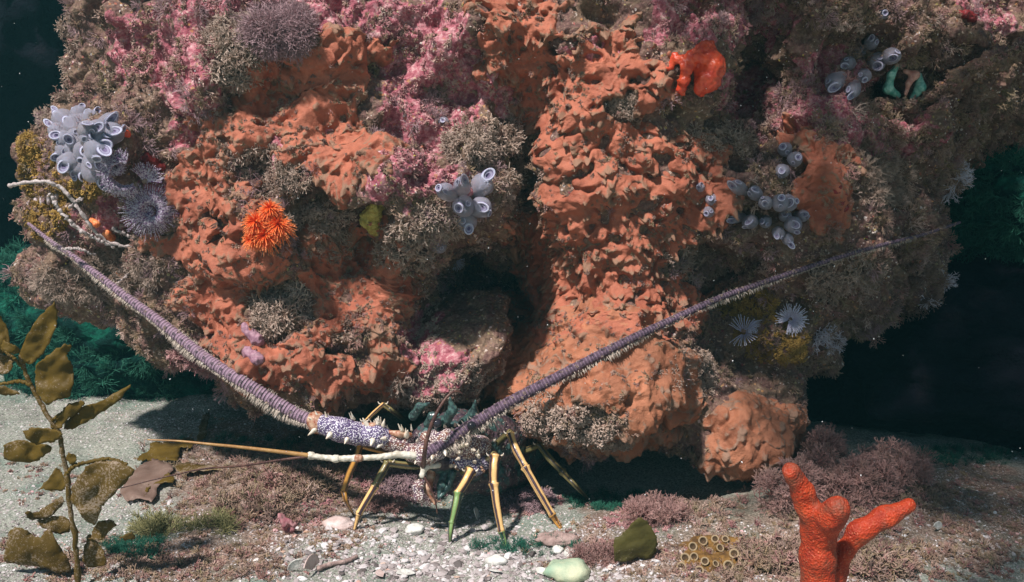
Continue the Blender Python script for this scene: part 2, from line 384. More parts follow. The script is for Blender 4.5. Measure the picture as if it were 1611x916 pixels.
if (N0 * (V - np.array([0.1, 0.35, 0.5]))).sum() < 0: Q = Q[:, ::-1]; N0 = -N0
# smooth the net a little, then subdivide
for _ in range(2):
    A = np.zeros_like(V); C = np.zeros(len(V))
    for k in range(4):
        for c in range(3): A[:, c] += np.bincount(Q[:, k], V[Q[:, (k+1) % 4], c] + V[Q[:, (k+3) % 4], c], len(V))
        C += 2 * np.bincount(Q[:, k], minlength=len(V))
    V = V * 0.4 + 0.6 * A / C[:, None]
n_coarse = len(V)
V1, Q1, _ = subdiv(V, Q); N1 = vnormals(V1, Q1)

# where the orange sponge, the pink crust and the turf grow
SP = {'left':   [(545,110,80,60),(525,200,115,85),(380,215,80,65),(330,290,75,60),(312,370,50,60),(370,400,95,60),(355,470,60,80),(560,480,75,110),(480,560,130,60),(420,150,80,40),(600,560,60,60)],
      'middle': [(800,15,60,45),(850,95,75,85),(930,160,115,120),(960,270,115,110),(945,380,125,110),(905,480,100,60),(1080,290,60,80),(1010,470,95,75),(1040,380,60,90),(1060,250,50,40)],
      'tongue': [(905,620,140,85),(1000,590,70,105),(860,560,80,60),(1040,620,50,60),(960,520,90,50)],
      'small':  [(1290,262,48,60),(1300,330,40,40)],
      'shelf':  [(1100,640,110,42),(1180,625,60,40)],
      'knob':   [(1205,690,85,62)]}
NOSP = [(445,480,60,45),(470,330,60,50),(400,260,55,45),(520,330,70,40),(985,165,32,26),(820,280,50,70),(700,300,110,110),(640,150,70,70),(330,130,60,60),(760,170,60,60),(1110,420,50,40),(900,670,90,32),(345,350,30,25),(1060,190,40,30),(890,60,30,25),(1130,600,30,26),(555,540,45,35),(700,540,90,60)]
PINK = [(270,95,80,60),(235,50,60,50),(300,190,50,50),(640,45,90,60),(690,110,80,60),(690,170,70,40),(800,140,60,40),(620,250,90,60),(690,290,60,50),(400,5,60,30),(520,20,60,30),(500,190,40,40),(960,70,50,40),
        (690,540,70,60),(255,300,40,40),(1310,130,60,60),(1330,200,50,50),(1140,20,60,40),(150,370,40,40),(320,580,50,40),(1200,30,40,30),(450,250,50,40),(1560,20,50,40),(1080,30,60,40),(1170,160,40,50),(1250,180,50,40),(1420,220,50,40),(330,30,60,40)]
def emask(px, py, L):
    m = np.full(len(px), -3.0)
    for e in L:
        x, y, rx, ry = e[:4]; m = np.maximum(m, 1 - np.sqrt(((px - x) / rx) ** 2 + ((py - y) / ry) ** 2))
    return m
def masks(V, N):
    px, py, _ = proj(V); w1 = fbm(V * 22, 4, 3); w2 = fbm(V * 22, 4, 9); w3 = fbm(V * 60, 3, 21)
    px = px + 34 * w1; py = py + 34 * w2; fr = sstep(0.55, 0.1, N[:, 1]) * (V[:, 1] < 0.42)
    no = emask(px, py, NOSP); out = {}
    for k, L in SP.items(): out[k] = np.minimum(emask(px, py, L) + 0.22 * w3 + 0.10, -no * 0.8 + 0.15 * w3 + 0.05) - (1 - fr) * 2
    out['pink'] = np.clip(emask(px, py, PINK) * 1.35 + 0.32 + 0.5 * w3, 0, 1) * fr
    return out
def relief(V, N):                                  # bare rock relief
    return V + N * (0.020 * fbm(V * 11, 2, 1) + 0.010 * fbm(V * 33, 3, 5) + 0.0035 * fbm(V * 110, 2, 8))[:, None]
MK1 = masks(V1, N1)
spong = np.maximum.reduce([MK1[k] for k in SP]); sm = sstep(-0.1, 0.15, spong)
CAV = -0.026 * sstep(0.10, 0.40, noise(V1 * 19, 55)) 
VR = V1 + N1 * (CAV * (1 - 0.8 * sm) + 0.024 * fbm(V1 * 11, 2, 1) + (0.011 * fbm(V1 * 33, 3, 5) + 0.004 * fbm(V1 * 110, 2, 8)) * (1 - 0.6 * sm) - 0.003 * sm)[:, None]
o = obj('boulder', mkmesh('boulder', VR, Q1, attrs={'pink': MK1['pink']}), M_rock)
tag(o, 'huge overhanging reef boulder crusted with orange sponge, pink crust and brown turf', 'boulder')
NR = vnormals(VR, Q1)

# encrusting sponges: thick sheets that follow the rock, with lipped ridges and papillae
def sponge_sheet(key, label, mat, rel=1.0):
    m = MK1[key]; fm = (m[Q1] > -0.16).all(1) & (np.abs(m[Q1]).max(1) < 9)
    F1 = Q1[fm]; used = np.unique(F1); mp = np.full(len(V1), -1, np.int64); mp[used] = np.arange(len(used)); F1 = mp[F1]
    v, n = V1[used], N1[used]; mv = m[used]
    lab_ = np.arange(len(v))
    for _ in range(400):
        old = lab_.copy(); mn = lab_[F1].min(1)
        for c_ in range(4): np.minimum.at(lab_, F1[:, c_], mn)
        lab_ = lab_[lab_]
        if (old == lab_).all(): break
    big_ = np.bincount(lab_).argmax(); F1 = F1[lab_[F1[:, 0]] == big_]; u2 = np.unique(F1); mp2 = np.full(len(v), -1, np.int64); mp2[u2] = np.arange(len(u2)); F1 = mp2[F1]; v, n, mv = v[u2], n[u2], mv[u2]
    v, F2, (n, mv) = subdiv(v, F1, (n, mv)); n /= np.linalg.norm(n, axis=1)[:, None]
    base = -0.026 * sstep(0.10, 0.40, noise(v * 19, 55)) * (1 - 0.8 * sstep(-0.1, 0.15, mv)) + 0.024 * fbm(v * 11, 2, 1) + 0.4 * (0.011 * fbm(v * 33, 3, 5) + 0.004 * fbm(v * 110, 2, 8))
    edge = sstep(-0.14, 0.02, mv)
    st = v * np.array([44, 44, 62]) + 0.5 * np.stack([fbm(v * 30, 2, 40), fbm(v * 30, 2, 41), fbm(v * 30, 2, 42)], 1)
    rid = 1 - np.abs(noise(st * 0.9, 33)) * 3.0; rid = np.clip(rid, 0, 1) ** 4 * sstep(-0.02, 0.3, noise(v * 26, 60))
    rid2 = np.clip(1 - np.abs(noise(st * 2.1 + 9, 34)) * 2.8, 0, 1) ** 3
    lump = fbm(v * 40, 2, 70)
    c = cells(v * 88, 5); pap = np.exp(-(c / 0.26) ** 2) * (noise(v * 30, 77) > -0.12)
    pit = sstep(0.12, 0.4, noise(v * [46, 46, 60], 88))
    c2 = cells(v * 52 + 3, 15); pap2 = np.exp(-(c2 / 0.22) ** 2)
    hgt = rel * (0.0048 * rid + 0.0008 * rid2 + 0.0065 * lump + 0.0056 * pap + 0.0085 * pap2 - 0.009 * pit) + 0.005
    disp = n * (base + (-0.006 + (hgt + 0.006) * edge))[:, None]
    droop = rel * edge * (0.004 * rid + 0.0042 * pap + 0.0075 * pap2)
    vv = v + disp + np.array([0, -0.15, -1.0])[None] * droop[:, None]
    crest = np.clip(rid * 0.7 + pap * 0.7 + pap2 * .7 + rid2 * 0.2, 0, 1) + 0.35 * (1 - sstep(0.0, 0.25, mv))
    o = obj('encrusting_sponge', mkmesh('encrusting_sponge', vv, F2, attrs={'crest': crest}), mat)
    tag(o, label, 'sponge', 'orange encrusting sponges on the boulder'); return vv, F2
sp_surf = []
for k, lab, mt, rl in [('left', 'broad orange encrusting sponge with lumpy lips covering the left half of the boulder', M_sponge, 0.8),
        ('middle', 'largest orange encrusting sponge, deeply pitted and ridged, running down the middle of the boulder', M_sponge, 1.1),
        ('tongue', 'smoother orange sponge on the low bulging tongue of rock behind the right antenna', M_sponge2, 0.55),
        ('small', 'small orange sponge patch right of the tunicate cluster on the right flank', M_sponge, 0.5),
        ('shelf', 'narrow orange sponge strip on the low shelf between the tongue and the rounded knob', M_sponge2, 0.6),
        ('knob', 'tan orange sponge capping the lowest rounded knob above the red finger sponge', M_sponge2, 0.6)]:
    sp_surf.append(sponge_sheet(k, lab, mt, rl))

# ------------------------------------------------------------------ seabed
def axis(lo, f0, f1, hi, fine, n):
    g = np.geomspace(1, 60, n); g = (g - 1) / 59
    return np.concatenate([(f0 - (f0 - lo) * g[::-1])[:-1], np.arange(f0, f1, fine), f1 + (hi - f1) * g])
ax, ay = axis(-9, -1.0, 1.1, 9, 0.006, 24), axis(-5, -0.5, 0.7, 9, 0.006, 24)
sx, sy = np.meshgrid(ax, ay, indexing='ij')
def ground_z(x, y):
    x = np.asarray(x, float).ravel(); y = np.asarray(y, float).ravel(); p = np.stack([x, y, 0 * x], 1)
    z = 0.03 * noise(p * 2.2, 2) + 0.010 * fbm(p * 9, 3, 4) + 0.003 * fbm(p * 40, 2, 6)
    def bumpg(px, py, r, a_, q=1.0):
        d = ray(px, py); t = -CAM[2] / d[2]; c = CAM + d * t
        return a_ * np.exp(-(((x - c[0]) / r) ** 2 + ((y - c[1]) / (r * q)) ** 2))
    z = z + bumpg(450, 760, .13, .035, .7) + bumpg(1180, 850, .22, .035, .6) + bumpg(1400, 800, .16, .03, .6) + bumpg(1010, 850, .10, .012)
    z = z - bumpg(690, 800, .08, .02) - bumpg(1000, 760, .14, .03, .6)
    return z
gz_ = ground_z(sx, sy); nxg, nyg = sx.shape
GV = np.stack([sx.ravel(), sy.ravel(), gz_], 1)
ii = np.arange(nxg - 1)[:, None] * nyg + np.arange(nyg - 1)[None]
GQ = np.stack([ii, ii + nyg, ii + nyg + 1, ii + 1], -1).reshape(-1, 4)
gpx, gpy, gdep = proj(GV)
TURFY = [(430,760,190,110),(1200,860,330,90),(1480,800,240,90),(330,880,160,60),(980,830,90,40)]
turfy = np.clip(emask(gpx + 30 * noise(GV * 14, 3), gpy + 30 * noise(GV * 14, 13), TURFY) * 1.6 + 0.2, 0, 1) * (gdep > 0.3)
o = obj('seabed', mkmesh('seabed', GV, GQ, attrs={'turfy': turfy}), M_sand); tag(o, None, None, kind='structure')
def gz1(x, y): return float(ground_z([x], [y])[0])

# ray casts onto what is built (rock at coarse level and ground)
bv = BVHTree.FromPolygons(VR[:n_coarse].tolist(), Q.tolist())
gsel = np.nonzero((np.abs(GV[GQ[:, 0], 0]) < 1.3) & (GV[GQ[:, 0], 1] < 1.2))[0]
bg_ = BVHTree.FromPolygons(GV.tolist(), GQ[gsel].tolist())
def hit(px, py, which='both'):
    d = Vector(ray(px, py)).normalized(); o_ = Vector(CAM); best = None
    for nm, tr in (('rock', bv), ('ground', bg_)):
        if which != 'both' and which != nm: continue
        r = tr.ray_cast(o_, d)
        if r[0] is not None and (best is None or r[3] < best[2]): best = (np.array(r[0]), np.array(r[1]), r[3])
    if best is None: return None
    n = best[1]
    if n @ np.array(d) > 0: n = -n
    return best[0], n
def hits(px, py, which='both'):
    for k in range(12):
        r = hit(px + k * 3 * (-1) ** k, py - k * 4, which)
        if r: return r
    return at(px, py, 0.3), np.array([0, -1.0, 0.2])

# ------------------------------------------------------------------ background reef
def boulder(name, label, c, r, mat, seed, amp=0.25, cat='rock'):
    v, t = ICO5; v = v * (1 + amp * fbm(v * 1.7 + seed, 3, seed) + 0.08 * fbm(v * 7, 3, seed + 1))[:, None]
    v = v + v * 0.03 * fbm(v * 25, 2, seed + 3)[:, None]
    o = obj(name, mkmesh(name, v * np.array(r), None, t), mat); o.location = c; return tag(o, label, cat) if label else o
def wall(name, x0, x1, z0, z1, y, lean, mat, seed):
    n, m = 160, 90; u, w = np.meshgrid(np.linspace(x0, x1, n), np.linspace(z0, z1, m), indexing='ij')
    p = np.stack([u.ravel(), np.zeros(n * m), w.ravel()], 1)
    yy = y + 0.35 * fbm(p * 1.1, 4, seed) + 0.06 * fbm(p * 8, 3, seed + 2) - lean * (w.ravel() - z0) ** 1.5
    fr = p.copy(); fr[:, 1] = yy; bk = p.copy(); bk[:, 1] = y + 1.4
    i = np.arange(n-1)[:, None] * m + np.arange(m-1)[None]
    q = np.stack([i, i + m, i + m + 1, i + 1], -1).reshape(-1, 4); k = n * m
    q2 = q[:, ::-1] + k; side = []
    ring = [a_ * m for a_ in range(n)] + [(n-1) * m + b2 for b2 in range(1, m)] + [a_ * m + m - 1 for a_ in range(n-2, -1, -1)] + [b2 for b2 in range(m-2, 0, -1)]
    for a_, b2 in zip(ring, ring[1:] + ring[:1]): side.append((b2, a_, a_ + k, b2 + k))
    return obj(name, mkmesh(name, np.vstack([fr, bk]), np.vstack([q, q2, np.array(side)])), mat)
o = wall('reef_wall', -5.5, 5.5, -0.3, 3.2, 2.6, 0.28, M_shade, 50); tag(o, None, None, kind='structure')  # near-black colour stands in for the unlit distance; the lean adds shade
boulder('green_boulder', 'low green algae covered rock on the sand behind the boulder, lower left', (-0.72, 0.80, 0.07), (0.46, 0.3, 0.2), M_green, 3)
gr_ = bpy.data.objects['green_boulder']; nn_ = len(gr_.data.vertices); gco = np.empty(nn_ * 3, np.float32); gr_.data.vertices.foreach_get('co', gco); gco = gco.reshape(-1, 3); gno = np.empty(nn_ * 3, np.float32); gr_.data.vertices.foreach_get('normal', gno); gno = gno.reshape(-1, 3)
GREENP = [gco + np.array(gr_.location), gno]
boulder('green_boulder', 'dark green mound of rock in the gloom at the right edge', (0.99, 0.58, 0.37), (0.25, 0.2, 0.2), M_green, 8)
boulder('shade_boulder', 'added low ledge of rock, painted black as shade under the right flank, behind the red finger sponge', (0.92, 0.47, 0.09), (0.50, 0.30, 0.20), M_shade, 19)  # added ledge, black so that the gap reads as shade
boulder('shade_boulder', 'rock with deep shade painted into its colour behind the upper left corner', (-1.35, 1.1, 0.75), (0.5, 0.4, 0.6), M_shade, 12)  # the corner's darkness is in this rock's colour
boulder('shade_boulder', 'added rock painted black as the shade at the back of the cave on the right', (0.98, 0.86, 0.26), (0.62, 0.36, 0.30), M_shade, 15)  # added rock, blackened to stand in for the shade of the cave

# ------------------------------------------------------------------ tufts (branching turf) generator
def tuft_proto(rnd, n=9, levels=3, L=0.005, r=0.0006, spread=0.8, fork=2, curl=0.5):
    V_, T_, tip = [], [], []
    def seg(a, b, r0, r1, t0, t1):
        d = b - a; d /= np.linalg.norm(d) + 1e-9; u = np.cross(d, [0.3, 0.5, 0.8]); u /= np.linalg.norm(u) + 1e-9; w = np.cross(d, u)
        k = len(V_) 
        for c, rr, tt in ((a, r0, t0), (b, r1, t1)):
            for j in range(3):
                an = j * 2.0944; V_.append(c + rr * (math.cos(an) * u + math.sin(an) * w)); tip.append(tt)
        for j in range(3):
            m = (j + 1) % 3; T_.append((k + j, k + m, k + 3 + m)); T_.append((k + j, k + 3 + m, k + 3 + j))
        T_.append((k + 3, k + 4, k + 5))
    def grow(p, d, lv, rr):
        l = L * rnd.uniform(0.7, 1.3) * (0.9 ** lv); q = p + d * l
        seg(p, q, rr, rr * 0.8, lv / levels, (lv + 1) / levels)
        if lv + 1 < levels:
            for _ in range(fork if rnd.random() < 0.75 else 1):
                e = d + rnd.normal(0, curl, 3); e /= np.linalg.norm(e); grow(q, e, lv + 1, rr * 0.82)
    for _ in range(n):
        d = np.array([rnd.normal(0, spread), rnd.normal(0, spread), 1.0]); d /= np.linalg.norm(d)
        grow(np.array([rnd.normal(0, .25) * L, rnd.normal(0, .25) * L, -0.001]), d, 0, r)
    return np.array(V_), np.array(T_), np.array(tip)
def basis(n, rnd):
    n = n / (np.linalg.norm(n, axis=1)[:, None] + 1e-9); a_ = rnd.normal(size=n.shape); u = np.cross(n, a_); u /= np.linalg.norm(u, axis=1)[:, None] + 1e-9
    return u, np.cross(n, u), n
def scatter(protos, P, N, scale, tint, rnd):
    """merged mesh data of prototypes copied to points P with axis N"""
    mb = MB(); pick = rnd.integers(0, len(protos), len(P)); U, Wv, Nn = basis(N, rnd)
    for k, (v, t, tp) in enumerate(protos):
        s = np.nonzero(pick == k)[0]
        if not len(s): continue
        q = (v[None, :, 0:1] * U[s][:, None] + v[None, :, 1:2] * Wv[s][:, None] + v[None, :, 2:3] * Nn[s][:, None]) * scale[s][:, None, None] + P[s][:, None]
        T = (t[None] + (np.arange(len(s)) * len(v))[:, None, None]).reshape(-1, 3)
        mb.add(q.reshape(-1, 3), None, T, tint=np.repeat(tint[s], len(v)), tip=np.tile(tp, len(s)))
    return mb
r1 = np.random.default_rng(3)
PR_bush = [tuft_proto(r1, 8, 3, 0.0042, 0.0007, 0.9, 2, 0.6) for _ in range(7)]
PR_fine = [tuft_proto(r1, 16, 3, 0.0060, 0.00035, 0.7, 2, 0.35) for _ in range(5)]
PR_feather = [tuft_proto(r1, 5, 5, 0.0060, 0.0008, 0.5, 2, 0.45) for _ in range(5)]
PR_short = [tuft_proto(r1, 10, 2, 0.0026, 0.0008, 1.1, 2, 0.8) for _ in range(6)]
PR_grit = []
for k in range(4):
    v, t = ICO1; PR_grit.append((v * (1 + 0.3 * r1.normal(size=len(v)))[:, None] * [1, .8, .5], t, np.zeros(len(v))))

# turf over the rock
px, py, dep = proj(VR); tocam = CAM - VR; tocam /= np.linalg.norm(tocam, axis=1)[:, None]
face = (NR * tocam).sum(1); inview = (px > -120) & (px < 1730) & (py > -130) & (py < 800) & (face > -0.35) & (VR[:, 1] < 0.75)
lowlight = 1 - 0.8 * sstep(0.30, 0.45, VR[:, 1])
clump = fbm(VR * 16, 3, 90)
wt = inview * lowlight * np.clip(0.15 + 2.4 * clump, 0.03, 2) * (1 - sm * 0.97)
def pickv(w, n, rnd): 
    p = w / w.sum(); return rnd.choice(len(w), n, p=p)
r2 = np.random.default_rng(8)
def turf(name, protos, w, n, s0, s1, mat, lift=0.0, nz=0.5, tintf=None, seed=0, zup=0.0):
    rr = np.random.default_rng(100 + seed); s = pickv(w, n, rr)
    P = VR[s] + rr.normal(0, 0.0012, (n, 3)) + NR[s] * lift; Nn = NR[s] + rr.normal(0, nz, (n, 3)) + np.array([0, 0, zup])
    tint = np.clip(0.5 + 0.7 * noise(P * 14, 200 + seed) + 0.7 * noise(P * 45, 220 + seed) + rr.normal(0, 0.15, n), 0, 1)
    mb = scatter(protos, P, Nn, rr.uniform(s0, s1, n), tint, rr); o = obj(name, mb.mesh(name, False), mat)
    return tag(o, None, None, kind='stuff')
pinkw = MK1['pink']
o = turf('brown_turf', PR_bush, wt * (1 - 0.55 * pinkw), 7500, 0.4, 1.1, M_turf, seed=1)
o = turf('short_turf', PR_short, inview * lowlight * (1 - 0.96 * sm) * np.clip(0.3 + 2.0 * clump, 0.02, 2), 9500, 0.6, 1.3, M_turf, seed=2)
o = turf('pink_turf', PR_short, inview * (1 - sm) * np.clip(pinkw - 0.25, 0, 1), 3000, 0.5, 1.2, M_pturf, seed=3)
o = turf('fine_turf', PR_fine, wt * np.clip(0.2 + noise(VR * 9, 91) * 2, 0.02, 1), 700, 0.6, 1.2, M_purpleturf, seed=4)
o = turf('surface_grit', PR_grit, inview * lowlight * (1 - 0.8 * sm) * np.clip(noise(VR * 24, 402) * 3, 0.03, 1), 10000, 0.0006, 0.0019, M_grit, seed=5)
edgew = inview * (px > 1290) * (px < 1700) * (py > 60) * (py < 560)
o = turf('feathery_turf', PR_feather, edgew * np.clip(0.2 + clump, 0.02, 1), 1300, 0.45, 1.0, M_turf, seed=6)

# debris and little papillae growth on sponge surfaces
for k, (vv, F2) in enumerate(sp_surf[:3]):
    rr = np.random.default_rng(300 + k); nn = vnormals(vv, F2); s = rr.choice(len(vv), [3600, 4600, 1800][k])
    keep = noise(vv[s] * 20, 301) + rr.normal(0, .25, len(s)) > 0.12; s = s[keep]
    mb = scatter(PR_short, vv[s], nn[s], rr.uniform(0.4, 0.9, len(s)), rr.uniform(0.1, 0.6, len(s)), rr)
    tag(obj('sponge_debris', mb.mesh('sponge_debris', False), M_turf), None, None, kind='stuff')

# ------------------------------------------------------------------ distinct clumps on the rock (one mesh each)
g2_ = bpy.data.objects['green_boulder.001']; g2c = np.empty(len(g2_.data.vertices) * 3, np.float32); g2_.data.vertices.foreach_get('co', g2c); g2c = g2c.reshape(-1, 3) + np.array(g2_.location)
g2n = np.empty(len(g2_.data.vertices) * 3, np.float32); g2_.data.vertices.foreach_get('normal', g2n); GREENP = [np.vstack([GREENP[0], g2c]), np.vstack([GREENP[1], g2n.reshape(-1, 3)])]
rr = np.random.default_rng(17); s = np.nonzero(GREENP[1][:, 1] < .3)[0]; s = rr.choice(s, 4000); P = GREENP[0][s]; s = s[noise(P * 9, 3) > -.15]; P = GREENP[0][s]
mb = scatter(PR_fine, P, GREENP[1][s] + rr.normal(0, .4, P.shape), rr.uniform(.8, 2.2, len(P)), rr.random(len(P)), rr); tag(obj('green_turf', mb.mesh('green_turf', False), M_greenturf), None, None, kind='stuff')
def clump_obj(name, label, cat, spots, protos, mat, s0, s1, n, seed, group=None, where='both', droop=0.0, nz=0.5):
    rr = np.random.default_rng(seed); P, Nn = [], []
    while len(P) < n:
        x, y, rx, ry = spots[rr.integers(len(spots))]; a_ = rr.uniform(0, 6.28); q = math.sqrt(rr.random())
        r = hit(x + rx * q * math.cos(a_), y + ry * q * math.sin(a_), where)
        if r is None: n -= 1; continue
        c0 = hit(x, y, where)
        if c0 is not None and abs(c0[0][1] - r[0][1]) > 0.12: n -= 1; continue
        # domed outline: centre tufts stand taller
        P.append(r[0] + r[1] * 0.012 * (1 - q) * rr.random()); Nn.append(r[1] + rr.normal(0, nz, 3) + [0.5 * q * math.cos(a_), 0, -0.5 * q * math.sin(a_) - droop])
    if not P: return None
    P = np.array(P); Nn = np.array(Nn); mb = scatter(protos, P, Nn, rr.uniform(s0, s1, len(P)), np.clip(rr.normal(0.5, 0.25, len(P)), 0, 1), rr)
    o = obj(name, mb.mesh(name, False, P.mean(0)), mat); o.location = P.mean(0); return tag(o, label, cat, group)
g1 = 'bushy hydroid clumps on the boulder'
for nm, lab, cat, spots, pr, mt, s0, s1, n, sd in [
    ('hydroid_clump', 'dense grey bushy hydroid clump on the sponge below and right of the orange feathery worm', 'hydroid', [(440,480,44,40),(420,500,20,30)], PR_bush, M_greyturf, .8, 1.5, 150, 1),
    ('hydroid_clump', 'pale branching hydroid clump hanging from the ledge right above the lobster', 'hydroid', [(660,600,46,22),(650,620,50,14)], PR_feather, M_greyturf, .6, 1.0, 70, 2),
    ('hydroid_clump', 'beige hydroid clump on the small sponge knoll in the upper middle', 'hydroid', [(985,165,28,20)], PR_bush, M_greyturf, .5, 1.0, 60, 3),
    ('hydroid_clump', 'beige shelf of hydroids under the right tunicate cluster, beside the pitted sponge', 'hydroid', [(1095,425,50,16),(1080,400,40,14)], PR_bush, M_greyturf, .8, 1.3, 110, 4),
    ('hydroid_clump', 'tangled brown hydroids between the yellow sponge and the small tunicate cluster', 'hydroid', [(640,390,50,40),(690,350,40,40)], PR_bush, M_greyturf, .8, 1.4, 130, 5),
    ('hydroid_clump', 'thick brown hydroid clump above and right of the small tunicate cluster', 'hydroid', [(790,240,45,60),(740,230,40,30)], PR_bush, M_greyturf, .8, 1.4, 170, 6),
    ('hydroid_clump', 'brown hydroid mat right of the orange feathery worm', 'hydroid', [(500,350,55,30),(520,390,40,20)], PR_bush, M_greyturf, .7, 1.2, 120, 7),
    ('hydroid_clump', 'brown hydroid tufts above the orange feathery worm', 'hydroid', [(395,255,55,35),(450,280,40,30)], PR_bush, M_greyturf, .7, 1.2, 120, 8),
    ('hydroid_clump', 'brown fuzzy hydroid clump under the grey strands on the left flank', 'hydroid', [(190,420,70,30),(120,440,60,30)], PR_fine, M_greyturf, .8, 1.4, 130, 9),
    ('hydroid_clump', 'grey green tufts along the lit upper left edge of the boulder', 'hydroid', [(105,60,14,50),(95,130,14,30),(75,180,20,16)], PR_bush, M_greyturf, .8, 1.3, 110, 10),
    ('hydroid_clump', 'sandy turf crusting the underside rim of the sponge tongue', 'turf', [(900,672,88,30),(850,650,30,40),(960,690,50,16)], PR_short, M_greyturf, 1.0, 1.7, 520, 11),
    ('hydroid_clump', 'small pinkish hydroid clump on the lower left sponge', 'hydroid', [(545,520,36,26)], PR_bush, M_turf, .6, 1.1, 60, 12),
    ('hydroid_clump', 'white feathery hydroid hanging from the right flank into the dark', 'hydroid', [(1480,470,22,26),(1500,440,18,20)], PR_feather, M_whiteturf, .8, 1.2, 30, 13),
    ('hydroid_clump', 'pale hydroid fan at the far right edge of the boulder above the antenna tip', 'hydroid', [(1515,300,26,34)], PR_feather, M_whiteturf, .8, 1.3, 40, 14),
    ('hydroid_clump', 'pinkish grey hydroid clump below the far part of the right antenna', 'hydroid', [(1340,430,50,26),(1300,450,30,20)], PR_bush, M_greyturf, .8, 1.3, 110, 15),
    ('hydroid_clump', 'brown hydroid tufts on the rock below the white fan worms', 'hydroid', [(1080,590,45,40)], PR_bush, M_greyturf, .6, 1.0, 110, 16),
    ('hydroid_clump', 'whitish hydroid sprigs right of the white fan worms', 'hydroid', [(1300,535,20,20)], PR_feather, M_whiteturf, .6, .9, 18, 17),
    ('hydroid_clump', 'brown bushy turf on the upper left shoulder above the sponge', 'hydroid', [(370,80,50,60)], PR_bush, M_greyturf, .8, 1.4, 180, 18),
    ('purple_alga_tuft', 'soft fuzzy purple pink algae tuft at the top left of the boulder', 'algae', [(440,45,52,40)], PR_fine, M_purpleturf, .8, 1.4, 200, 19),
    ('hydroid_clump', 'fluffy brown clump on the right flank near the dark red hollow', 'hydroid', [(1390,290,40,40)], PR_fine, M_greyturf, .8, 1.3, 90, 20),
    ('hydroid_clump', 'white flecked hydroid clump on the ridge above the right tunicate cluster', 'hydroid', [(1130,220,55,25)], PR_bush, M_greyturf, .7, 1.2, 110, 21),
    ('pink_alga_tuft', 'pink coralline tuft under the left antenna beside the dark gap', 'algae', [(300,570,34,26)], PR_bush, M_pturf, .9, 1.3, 70, 22)]:
    clump_obj(nm, lab, cat, spots, pr, mt, s0, s1, n, sd, g1 if cat == 'hydroid' else None, 'rock', 0.2)

# wedge of rock in the hollow above the lobster
def lump(name, label, px_, py_, Y_, r, mat, seed, rot=(0, 0, 0), attrs=True, cat='rock', amp=0.2):
    v, t = ICO5; d = 1 + amp * fbm(v * 1.6 + seed, 3, seed) + 0.06 * fbm(v * 6, 3, seed + 2) + 0.02 * fbm(v * 22, 2, seed + 4)
    o = obj(name, mkmesh(name, v * d[:, None] * np.array(r), None, t, attrs={'pink': 0.85 * sstep(0.25, -0.35, v[:, 0] + .5 * noise(v * 3, 4)) * sstep(-.35, .25, v[:, 2] + .5 * noise(v * 3, 9))} if attrs else None), mat)
    o.location = at(px_, py_, Y_); o.rotation_euler = [math.radians(a_) for a_ in rot]; return tag(o, label, cat)
wedge = lump('rock_wedge', 'pink crusted wedge of rock jutting from the hollow above the lobster', 705, 545, 0.10, (0.10, 0.12, 0.052), M_rock, 5, (12, -32, 10))
bpy.context.view_layer.update()
wm = np.array(wedge.matrix_world); n_ = len(wedge.data.vertices); co = np.empty(n_ * 3, np.float32); wedge.data.vertices.foreach_get('co', co)
co = co.reshape(-1, 3) @ wm[:3, :3].T + wm[:3, 3]; nr_ = np.empty(n_ * 3, np.float32); wedge.data.vertices.foreach_get('normal', nr_); nr_ = nr_.reshape(-1, 3) @ wm[:3, :3].T
s = np.nonzero(nr_[:, 1] < 0.1)[0]; wpx, wpy, _ = proj(co); rr = np.random.default_rng(9)
s = rr.choice(s, 900); s = s[(wpx[s] < 690) | (wpy[s] > 570)]
mb = scatter(PR_short, co[s], nr_[s], rr.uniform(.7, 1.4, len(s)), rr.uniform(0, 1, len(s)), rr)
o = obj('wedge_turf', mb.mesh('wedge_turf', False, wedge.location), M_greyturf); o.location = wedge.location; tag(o, None, None, kind='stuff')

# ------------------------------------------------------------------ smooth organic solids from capsules
def blob(caps, h=0.002, k=0.006, nz=None, pad=0.012):
    """caps: (a, b, ra, rb); a smooth union meshed with surface nets; nz(p) adds to the field"""
    A = np.array([c[0] for c in caps], float); B = np.array([c[1] for c in caps], float); rm = max(max(c[2], c[3]) for c in caps) + pad
    lo = np.minimum(A, B).min(0) - rm; hi = np.maximum(A, B).max(0) + rm
    g = [np.arange(lo[i], hi[i] + h, h) for i in range(3)]; sh = tuple(len(x) for x in g)
    p = np.stack(np.meshgrid(*g, indexing='ij'), -1).reshape(-1, 3); acc = np.full(len(p), 1e3)
    for a, b, ra, rb in caps:
        a = np.array(a, float); e = np.array(b, float) - a; w = p - a; t = np.clip(w @ e / (e @ e + 1e-12), 0, 1)
        d = np.sqrt(((w - t[:, None] * e) ** 2).sum(1)) - (ra + (rb - ra) * t)
        hh = np.clip(0.5 + 0.5 * (acc - d) / k, 0, 1); acc = acc * (1 - hh) + d * hh - k * hh * (1 - hh)
    if nz is not None:
        near = np.abs(acc) < 0.02; acc[near] -= nz(p[near])
    f = -acc.reshape(sh); v, q = surface_nets(f, lo, h)
    n = vnormals(v, q); f2 = np.gradient(f, h); 
    ijk = np.clip(((v - lo) / h).round().astype(int), 0, np.array(sh) - 1); gr = np.stack([f2[i][ijk[:, 0], ijk[:, 1], ijk[:, 2]] for i in range(3)], 1)
    if (n * gr).sum() > 0: q = q[:, ::-1]
    return v, q
def chain(pts, rs):
    pts = [np.array(p, float) for p in pts]; rs = rs if hasattr(rs, '__len__') else [rs] * len(pts)
    return [(pts[i], pts[i+1], rs[i], rs[i+1]) for i in range(len(pts) - 1)]
